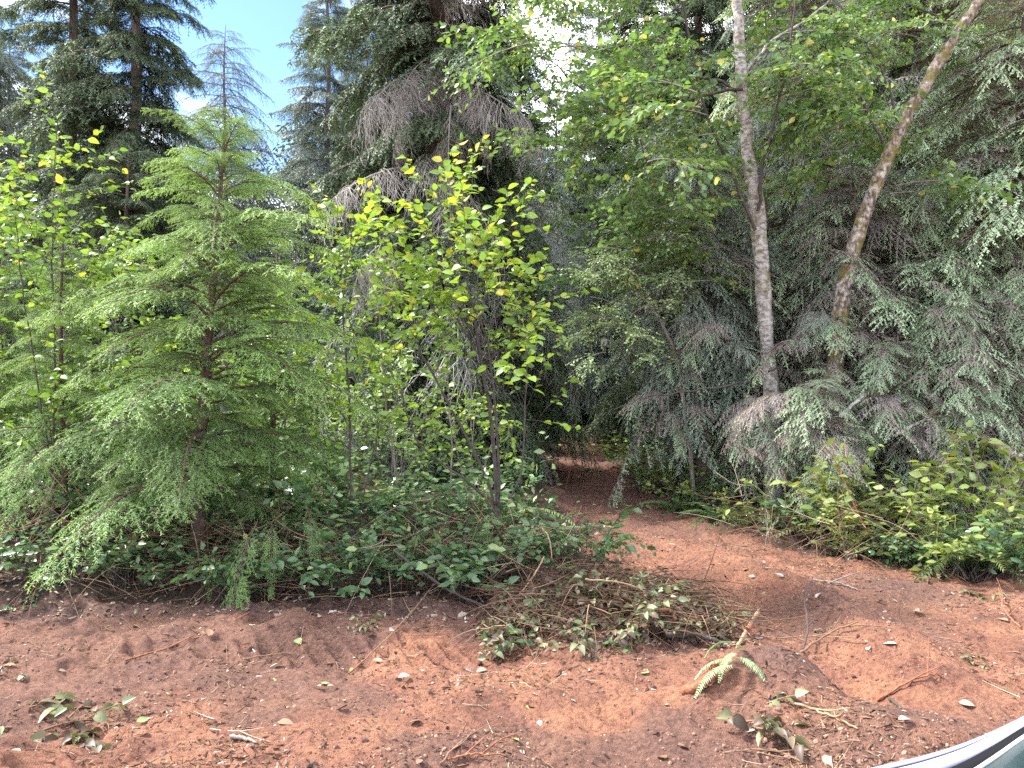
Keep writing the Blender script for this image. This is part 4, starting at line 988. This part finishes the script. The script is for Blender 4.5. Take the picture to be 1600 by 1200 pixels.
def chips(n, ylo, yhi, mat, ln, wd, filt, tint):
    y = ylo + (yhi - ylo) * U(0, 1, n * 3) ** 1.7; x = U(-.72, .72, n * 3) * y; k = np.where(filt(x, y))[0][:n]; x, y = x[k], y[k]; m = len(k)
    R = frames(rng.normal(size=(m, 3)) * [1, 1, .25], Z + rng.normal(size=(m, 3)) * .5)
    R = R * np.stack([ln * U(.4, 1.6, m), wd * U(.6, 1.5, m), np.full(m, wd * .5)], -1)[:, None, :]
    tv = np.array([[-.5, -.5, 0], [-.5, .5, 0], [.5, .3, .1], [.5, -.3, .1], [0, 0, .7]]); tf = np.array([[0, 4, 1], [1, 4, 2], [2, 4, 3], [3, 4, 0]])
    b = MB(); place(b, tv, tf, np.stack([x, y, gz(x, y) + .003], -1), R, np.clip(rng.normal(size=m) * .25 + tint, 0, 1)); return b


so = lambda x, y: soil_mask(x, y) > .4
patch = lambda x, y: so(x, y) & (fbm(x, y, .7, 3, 52) + U(-.35, .35, x.shape) > .12)
edge = lambda x, y: (soil_mask(x, y) < .97) & (y < 9) | (np.abs(y - 5.4 + .1 * x) < .22) & (x < .8) | ((x > -.2) & (x < 1.6) & (y > 4.7) & (y < 5.8))
tag(link('wood_chips', chips(13000, 2.9, 12, M_twig, .032, .006, patch, .22).mesh('wood_chips', M_twig, False)), 'splinters and root bits in the churned soil', None, None, 'stuff')
tag(link('bark_scraps', chips(1600, 2.9, 11, M_twig, .05, .014, patch, .10).mesh('bark_scraps', M_twig, False)), 'dark scraps of bark and rotten wood in the soil', None, None, 'stuff')
lb_ = chips(3400, 4.6, 9, M_fall, .036, .020, edge, .22); tag(link('leaf_litter', lb_.mesh('leaf_litter', M_fall, False)), 'dead leaf litter along the brush edges', None, None, 'stuff')
lb_ = chips(1500, 2.9, 9, M_fall, .020, .011, patch, .45); tag(link('leaf_litter', lb_.mesh('leaf_litter', M_fall, False)), 'torn leaf scraps on the red soil', None, None, 'stuff')


def heap(n):
    x = U(-.15, 1.35, n * 2); y = U(4.75, 5.9, n * 2); k = np.where(fbm(x, y, .5, 3, 31) + .35 - 1.1 * np.abs(y - 5.35) - .25 * np.abs(x - .7) > -.1)[0][:n]; x, y = x[k], y[k]; m = len(k)
    b = MB(); R = frames(rng.normal(size=(m, 3)) * [1, 1, .5], Z + rng.normal(size=(m, 3)) * .7) * (.06 * U(.5, 1.25, m))[:, None, None]
    place(b, *LEAF_C, np.stack([x, y, gz(x, y) + .15 * U(0, 1, m) ** 2 * (1 + fbm(x, y, .4, 2, 37))], -1), R, np.clip(rng.normal(size=m) * .25 + .30, 0, 1)); return b.mesh('slash_leaves', M_wilt)


tag(link('slash_leaves', heap(1500)), 'brown and grey green leaves matted through the slash pile', None, None, 'stuff')


def twigs_mass(n):
    y = 2.9 + 8 * U(0, 1, n * 3) ** 1.6; x = U(-.72, .72, n * 3) * y; k = np.where(patch(x, y))[0][:n]; x, y = x[k], y[k]; m = len(k); a = U(0, 6.28, m); l = U(.06, .30, m)
    b = MB(); p0 = np.stack([x, y, gz(x, y) + .006], -1); e = np.stack([x + np.cos(a) * l, y + np.sin(a) * l], -1); v = np.stack([e[:, 0] - x, e[:, 1] - y, gz(e[:, 0], e[:, 1]) + .008 - p0[:, 2]], -1)
    sg = -U(0, .25, m) * l; v[:, 2] += sg * .9
    Tw(p0, v, sg).wood(b, U(.0012, .003, m), .0007, 5, 3, .5); b.t = [np.repeat(np.clip(rng.normal(size=m) * .25 + .5, 0, 1), 18)]; return b.mesh('rootlets', M_twig)


tag(link('rootlets', twigs_mass(900)), 'fine rootlets and stems strewn over the soil', None, None, 'stuff')


def near_what(px, py):
    L = [((60, 1120), 'the wilted leaf bunch'), ((320, 960), 'the foot of the young hemlock'), ((385, 985), 'the hanging spray'), ((560, 1000), 'the salal edge'), ((700, 950), 'the long grey stick'), ((520, 1060), 'the track marks'),
         ((860, 1040), 'the slash pile'), ((1120, 1060), 'the torn pale fern'), ((1160, 1120), 'the wilted shoot'), ((1180, 1000), 'the splintered root'), ((1300, 900), 'the right bank brush'), ((1450, 1010), 'the sandy rut'), ((1000, 850), 'the trail start'), ((920, 790), 'the trail'),
         ((1450, 1120), 'the car'), ((700, 1150), 'the lower edge'), ((250, 1150), 'the wood sliver'), ((1560, 930), 'the reddish twig')]
    return min(L, key=lambda q: (q[0][0] - px) ** 2 + 2.2 * (q[0][1] - py) ** 2)[1]


cname = ['brown', 'tan', 'dusty beige', 'pale grey', 'whitish', 'greenish', 'yellow']
spots = [(180, 985), (175, 980, ), (310, 992), (205, 980), (330, 1000), (355, 1018), (445, 1040), (457, 1000), (500, 1068), (520, 1075), (540, 1060), (430, 1135), (495, 1072), (560, 1050), (620, 1060), (640, 1060), (760, 1046), (810, 1045), (725, 1050), (595, 1040), (690, 985), (610, 985), (585, 990), (640, 990),
         (815, 1160), (860, 1060), (880, 1058), (920, 1050), (940, 870), (925, 790), (1010, 920), (1100, 890), (1185, 905), (1225, 905), (1310, 885), (1280, 925), (1395, 938), (1430, 953), (1380, 945), (1425, 1130), (1290, 1185), (1175, 1145), (1360, 1022), (1500, 1100), (1535, 965), (1570, 970), (1520, 935), (1590, 925), (1525, 1035), (1480, 905),
         (1405, 1005), (1190, 885), (1080, 1095), (1050, 1105), (1060, 1170), (1045, 1190), (230, 1145), (215, 1130), (30, 1170), (90, 1050), (135, 1170), (640, 1135), (660, 1190), (840, 1130), (905, 1140), (1020, 1150), (1225, 1085), (1240, 1135), (1330, 1095), (1010, 1055), (1200, 1100), (1155, 890), (880, 770), (905, 745), (960, 800), (1050, 850), (120, 955), (60, 965), (250, 960), (500, 965), (560, 962), (715, 965), (20, 1040), (390, 1010), (950, 1010), (1560, 1080)]
for k, (px, py) in enumerate(spots):
    p = PG(px + U(-6, 6), py + U(-4, 4)); c = rng.choice(7, p=[.16, .16, .18, .18, .18, .08, .06]); s = U(.045, .085)
    o = link('fallen_leaf', LM_fall[c]); o.location = (p[0], p[1], p[2] + .012); o.rotation_euler = (U(-.5, .5), U(-.5, .5), U(0, 6.28)); o.scale = (s, s, s)
    tag(o, f"{cname[c]} {'curled' if s < .06 else 'broad'} fallen leaf on the soil near {near_what(px, py)}", 'leaf', f'{cname[c]} fallen leaves near {near_what(px, py)}')


def stick(label, pts, r0, r1, mat=M_stemg, name='stick', forks=2, cat='stick', group='loose sticks on the soil'):
    base = np.array(pts[0]); r = smooth_path(np.array(pts) - base, 18); r[1:-1] += rng.normal(size=(16, 3)) * .0025
    b = MB(); tube(b, r, np.linspace(r0, r1, 18), 6, wob=.12)
    o = link(name, b.mesh(name, mat)); o.location = base; tag(o, label, cat, group)
    for q in range(forks):
        k = 6 + q * 5; d = r[k + 1] - r[k]; d = d / np.linalg.norm(d) * .16 + rng.normal(size=3) * .07; d[2] = abs(d[2])
        b = MB(); tube(b, smooth_path([r[k], r[k] + d * .5, r[k] + d + rng.normal(size=3) * .02], 6), np.linspace(r1 * 1.2, r1 * .5, 6), 4); link('side_twig', b.mesh('side_twig', mat), o)
    return o


def gp(px, py, dz=0.01):
    return PG(px, py) + [0, 0, dz]


stick('long dark stick slanting down out of the salal onto the slash pile', [P(615, 860, 5.7), P(690, 915, 5.55), P(745, 942, 5.45), P(815, 965, 5.4)], .011, .007, M_stem, forks=1)
stick('pale bent stick leaning from the salal to the slash pile', [P(770, 985, 5.35), P(830, 905, 5.6), P(850, 870, 5.7)], .007, .005, M_split, forks=0)
stick('thin straw coloured stem rising against the salal near the trail', [P(862, 900, 6.0), P(860, 850, 6.0), P(846, 825, 6.1), P(826, 835, 6.1)], .006, .004, M_split, forks=0)
stick('long bare twig lying from the salal edge toward the track marks', [gp(545, 1055), gp(620, 990, .03), gp(690, 920, .1)], .005, .003, M_twig)
stick('thin root lying across the soil below the young hemlock', [gp(195, 1035), gp(260, 1015), gp(330, 990), gp(390, 968, .05)], .006, .004, M_root)
stick('slender curved twig right of the hanging spray', [gp(380, 1032), gp(440, 1026, .02), gp(490, 1024)], .005, .003, M_twig)
stick('straight pale stem sticking out of the slash pile', [gp(915, 965, .25), gp(985, 962, .2), gp(1060, 975, .08)], .006, .005, M_split, forks=0)
stick('pale bleached stick on the dark loam beside the trail', [gp(1270, 908), gp(1310, 915, .02), gp(1340, 923)], .010, .006, M_stemg, forks=1)
stick('grey stick propped against the right bank brush', [gp(1325, 878), gp(1345, 868, .06), gp(1365, 858, .1)], .012, .009, M_stemg, forks=0)
stick('thin grey twig crossing the propped stick', [gp(1385, 878), gp(1372, 866, .06), gp(1362, 852, .15)], .006, .004, M_stemg, forks=0)
stick('forked twig standing up from the soil mound', [gp(1255, 1020, .02), gp(1262, 1000, .08), gp(1258, 975, .16), gp(1270, 955, .24)], .006, .004, M_stem)
stick('long thin branch lying on the soil mound', [gp(1250, 1025, .02), gp(1300, 1000, .05), gp(1340, 987, .06)], .007, .004, M_twig)
stick('twig running across the rut toward the mound', [gp(1215, 1004, .03), gp(1290, 1005, .04), gp(1350, 1010, .02)], .004, .003, M_twig)
stick('curved root on the soil in front of the sandy rut', [gp(1370, 1098), gp(1410, 1078, .03), gp(1450, 1068, .02), gp(1475, 1060)], .007, .004, M_root)
stick('pale stick lying in front of the mound', [gp(1235, 1100), gp(1290, 1122, .02), gp(1340, 1142)], .007, .004, M_split)
stick('short dark stick below the wilted shoot', [gp(1390, 1095), gp(1415, 1118, .02)], .009, .006, M_stem, forks=0)
stick('thin pale rootlet curling near the car', [gp(1130, 1180), gp(1200, 1178, .02), gp(1260, 1196)], .005, .003, M_twig)
stick('straight thin twig lying toward the lower edge of the soil', [gp(690, 1195), gp(715, 1170, .02), gp(740, 1150)], .004, .003, M_twig)
stick('short weathered wood sliver on the soil at the lower left', [gp(360, 1155), gp(385, 1160, .015), gp(402, 1163)], .012, .005, M_stemg, forks=0)
stick('bowed root half buried in front of the slash pile', [gp(700, 1190), gp(740, 1188, .03), gp(790, 1184)], .005, .004, M_root)
stick('reddish twig at the right edge of the clearing', [gp(1595, 985, .02), gp(1570, 965, .06), gp(1560, 940, .1)], .007, .004, M_root)
stick('long dry cane leaning out of the right bank brush', [gp(1385, 870, .0), gp(1370, 790, .25) , P(1330, 735, 7.2), P(1320, 690, 7.3)], .008, .004, M_twig, group='leaning canes on the right bank')
stick('reddish cane beside the long dry one', [P(1375, 865, 7.0), P(1340, 800, 7.1), P(1305, 720, 7.3), P(1290, 700, 7.3)], .008, .004, M_root, group='leaning canes on the right bank')
stick('bare twig hanging to the soil under the grey cedar', [P(1195, 865, 7.7), P(1200, 810, 7.8), P(1192, 770, 8.0)], .006, .004, M_stemg, group='leaning canes on the right bank')
stick('grey arched twig under the cedar sprays by the trail', [P(1115, 735, 8.6), P(1150, 757, 8.5), P(1190, 755, 8.5), P(1225, 745, 8.5)], .009, .005, M_stemg, group='leaning canes on the right bank')
stick('whitish broken pole poking out of the brown cedar', [P(1313, 650, 8.0), P(1335, 630, 8.1), P(1352, 617, 8.2)], .022, .018, M_birch, 'broken_pole', 0, 'pole', 'broken poles on the right bank')
stick('second whitish pole below the cedar sapling', [P(1398, 682, 7.8), P(1420, 668, 7.8), P(1440, 658, 7.9)], .018, .014, M_birch, 'broken_pole', 0, 'pole', 'broken poles on the right bank')
stick('mossy fallen limb slanting down to the right edge', [P(1360, 610, 8.6), P(1450, 645, 8.1), P(1560, 698, 7.6), P(1700, 770, 7.0)], .028, .055, M_mossy, 'fallen_limb', 1, 'log', 'broken poles on the right bank')
for k, (a, c, w) in enumerate((((1553, 748), (1567, 718), 'left'), ((1578, 757), (1594, 727), 'middle'), ((1510, 690), (1535, 760), 'slanting')))  :
    stick(f'{["short pale stake under the fallen mossy limb, nearer the brush", "short pale stake under the fallen mossy limb, nearer the edge", "long pale stick crossing the fallen mossy limb"][k]}', [P(*a, 7.4), P((a[0] + c[0]) / 2, (a[1] + c[1]) / 2, 7.4), P(*c, 7.4)], .010, .008, M_stemg, 'stake', 0, 'stick', 'broken poles on the right bank')

# splintered root and red roots
r_ = stick('splintered yellow root end sticking up out of the slash pile', [gp(1150, 1020, .02), gp(1168, 998, .06), gp(1185, 978, .10)], .010, .015, M_split, 'splintered_root', 0, 'root', 'roots torn out of the soil')
b = MB(); tube(b, [[.10, .10, .088], [.118, .12, .098], [.135, .135, .105]], [.017, .018, .010], 7, wob=.15); link('broken_end', b.mesh('broken_end', M_root), r_)
stick('thick brown root lying in front of the torn fern', [gp(1070, 1082), gp(1100, 1078, .03), gp(1112, 1064, .05), gp(1120, 1052, .05)], .026, .016, M_root, 'torn_root', 1, 'root', 'roots torn out of the soil')
stick('red brown root end in the slash pile', [gp(1000, 990, .12), gp(1040, 985, .13), gp(1062, 995, .08)], .018, .012, M_root, 'torn_root', 0, 'root', 'roots torn out of the soil')
stick('dark root running through the slash pile', [gp(1040, 1005, .05), gp(1090, 1010, .07), gp(1130, 1015, .04)], .02, .012, M_stem, 'torn_root', 0, 'root', 'roots torn out of the soil')

# slash: uprooted shrubs and wilted shoots
WIL = [bush_proto(11, .42, 1.3, .075, LM_wilt, M_wilt, M_twig, 80, .04, LEAF_C, (.1, .8), .12, .25) for _ in range(3)]
WILS = [bush_proto(8, .22, 1.0, .075, LM_wilt, M_wilt, M_twig, 60, .03, LEAF_C, (.05, .55), .16, .22) for _ in range(2)]
SALS = [bush_proto(9, .38, 1.3, .08, LM_salal, M_salal, M_twig, 60, el=(.15, .9), lift=.15, sag=.3) for _ in range(2)]
SP = 'uprooted shrubs in the slash pile'
for nm, lb, px, py, pr, sc in (('uprooted_shrub', 'wilting green shrub at the left end of the slash pile', 850, 1000, SALS[0], .85), ('uprooted_shrub', 'withered shrub in the middle of the slash pile', 920, 985, WIL[0], .85), ('uprooted_shrub', 'grey leaved withered shrub on top of the slash pile', 985, 965, WIL[1], .85),
                               ('uprooted_shrub', 'withered shrub at the right end of the slash pile', 1060, 975, WIL[2], .7), ('uprooted_shrub', 'green torn shrub behind the slash pile', 960, 945, SALS[1], .9), ('uprooted_shrub', 'brown leaved shrub wilting at the trail corner', 905, 880, WIL[0], .9),
                               ('uprooted_shrub', 'drooping brown leaved shoot at the start of the trail', 925, 850, WIL[1], .8), ('uprooted_shrub', 'half dead shrub behind the splintered root', 1085, 995, WIL[1], .5), ('uprooted_shrub', 'drying shrub at the front of the slash pile', 820, 1015, WIL[2], .7), ('uprooted_shrub', 'small leafy shrub lying near the slash pile middle', 1000, 1000, SALS[0], .7),
                               ('uprooted_shrub', 'withered shrub flattened on the trail side', 1010, 930, WIL[2], .8)):
    p = PG(px, py); put_bush(pr, nm, lb, 'shrub', (p[0], p[1], p[2] - .02), U(0, 6.28), sc, SP)
WS = 'wilted shoots on the bare soil'
for lb, px, py, pr, sc in (('bunch of wilted pale green leaves at the lower left corner', 55, 1125, WILS[0], 1.25), ('second bunch of wilted leaves lying just right of the corner one', 105, 1140, WILS[1], 1.0), ('small wilted sprig left of the leaf bunch', 15, 1045, WILS[1], .6), ('wilted shoot with olive leaves on the soil in front of the torn fern', 1165, 1115, WILS[1], .95), ('pale wilted sprig beside the sandy rut', 1530, 1040, WILS[0], .45),
                           ('grey wilted sprig on the right side of the clearing', 1545, 935, WILS[1], .8), ('wilted sprig under the right bank bush', 1465, 900, WILS[0], .8), ('small drying sprig on the mound top', 1285, 985, WILS[1], .35), ('leafy scrap below the salal edge', 570, 980, WILS[0], .5), ('wilted shoot at the left edge of the brush foot', 20, 955, SALS[1], .5)):
    p = PG(px, py); put_bush(pr, 'wilted_shoot', lb, 'shoot', (p[0], p[1], p[2] - .01), U(0, 6.28), sc, WS)
fr = thing('torn_fern', PG(1150, 1050) + [0, 0, .03], 'torn pale fern lying on the soil in front of the slash pile', 'fern')
for k, (az, pt, s) in enumerate(((math.pi + .25, -.35, .26), (math.pi - .25, -.3, .22), (-.7, -.4, .2), (math.pi + .8, -.3, .2), (1.0, -.3, .2), (2.4, -.2, .18))):
    link('frond', FROP[k % 2] if k < 4 else FRO[0], fr, bough_mats((0, 0, .02 * k), az, pt, (s, s, s), .2))

# ------------------------------------------------------------------ the car at the lower right corner
def plain(name, col, rough, metal=0., coat=0., spec=.5):
    m, n, l, b, o = mat_base(name); b.inputs['Base Color'].default_value = (*col, 1); b.inputs['Roughness'].default_value = rough; b.inputs['Metallic'].default_value = metal
    b.inputs['Coat Weight'].default_value = coat; b.inputs['Specular IOR Level'].default_value = spec; return m


M_paint = plain('silver_car_paint', (.22, .22, .29), .5, 0, 0, .25); M_rub = plain('black_rubber_seal', (.008, .008, .010), .8, 0, 0, .1)
M_chrome = plain('bright_trim', (.35, .38, .40), .5, 0); M_glass = plain('dark_tinted_glass', (.010, .026, .028), .3, 0, 0, .12)
car = thing('parked_car', (1.6, .3, 0), 'silver car with black window seal, only its near corner in view', 'car')
cb = np.array(car.location)


def strip(name, rows, mat, sub=10):
    """Sheet through several curves; each a list of control points in world space."""
    C = np.array([smooth_path(r, 28) for r in rows]) - cb; n, k = C.shape[:2]; b = MB()
    i = np.arange(n - 1)[:, None] * k; j = np.arange(k - 1)[None]
    b.add(C.reshape(-1, 3), np.stack([i + j, i + j + 1, i + j + 1 + k, i + j + k], -1).reshape(-1, 4)); o = link(name, b.mesh(name, mat), car)
    so_ = o.modifiers.new('thickness', 'SOLIDIFY'); so_.thickness = .003; so_.offset = -1; return o


def crv(dp, dY, dz=0.):
    base = [(1290, 1222), (1375, 1199), (1440, 1184), (1500, 1166), (1555, 1144), (1610, 1117), (1700, 1066)]
    return [P(a, c + dp * w, .95 + dY) + [0, 0, dz] for (a, c), w in zip(base, (2.4, 2.2, 2.0, 1.75, 1.35, 1.0, 1.0))]


strip('body_panel', [crv(0, .03, -.60), crv(0, .02, -.06), crv(0, .006, -.008), crv(.8, 0), crv(2.6, -.008), crv(3.4, -.009)], M_paint)
strip('gap_seal', [crv(3.2, -.009, -.003), crv(5.2, -.012, -.003)], M_rub)
strip('shoulder_panel', [crv(5, -.012, -.001), crv(7, -.015, .002), crv(14, -.023, .002), crv(16.5, -.026, -.002)], M_paint)
strip('window_seal', [crv(16.5, -.027, -.004), crv(19, -.030, .001), crv(26, -.037, .001), crv(29, -.040, -.003)], M_rub)
strip('trim_strip', [crv(29, -.040, -.002), crv(30.2, -.042, .001), crv(31.5, -.044, -.002)], M_chrome)
strip('window_glass', [crv(31.2, -.043, -.004), crv(60, -.10, .004), crv(120, -.22, .0), crv(230, -.40, -.05)], M_glass)

# leaves that share a description are told apart by their order from left to right
same = {}
for o in S.objects:
    if o.name.startswith('fallen_leaf'): same.setdefault(o['label'], []).append(o)
num = ['', '', 'two', 'three', 'four', 'five', 'six', 'seven', 'eight']; nth = ['first', 'second', 'third', 'fourth', 'fifth', 'sixth', 'seventh', 'eighth']
for lb, os_ in same.items():
    if len(os_) > 1:
        for k, o in enumerate(sorted(os_, key=lambda o: o.location.x / o.location.y)): o['label'] = f'{nth[k]} from left of {num[len(os_)]} ' + lb.replace(' fallen leaf on the soil near', ' leaves near')
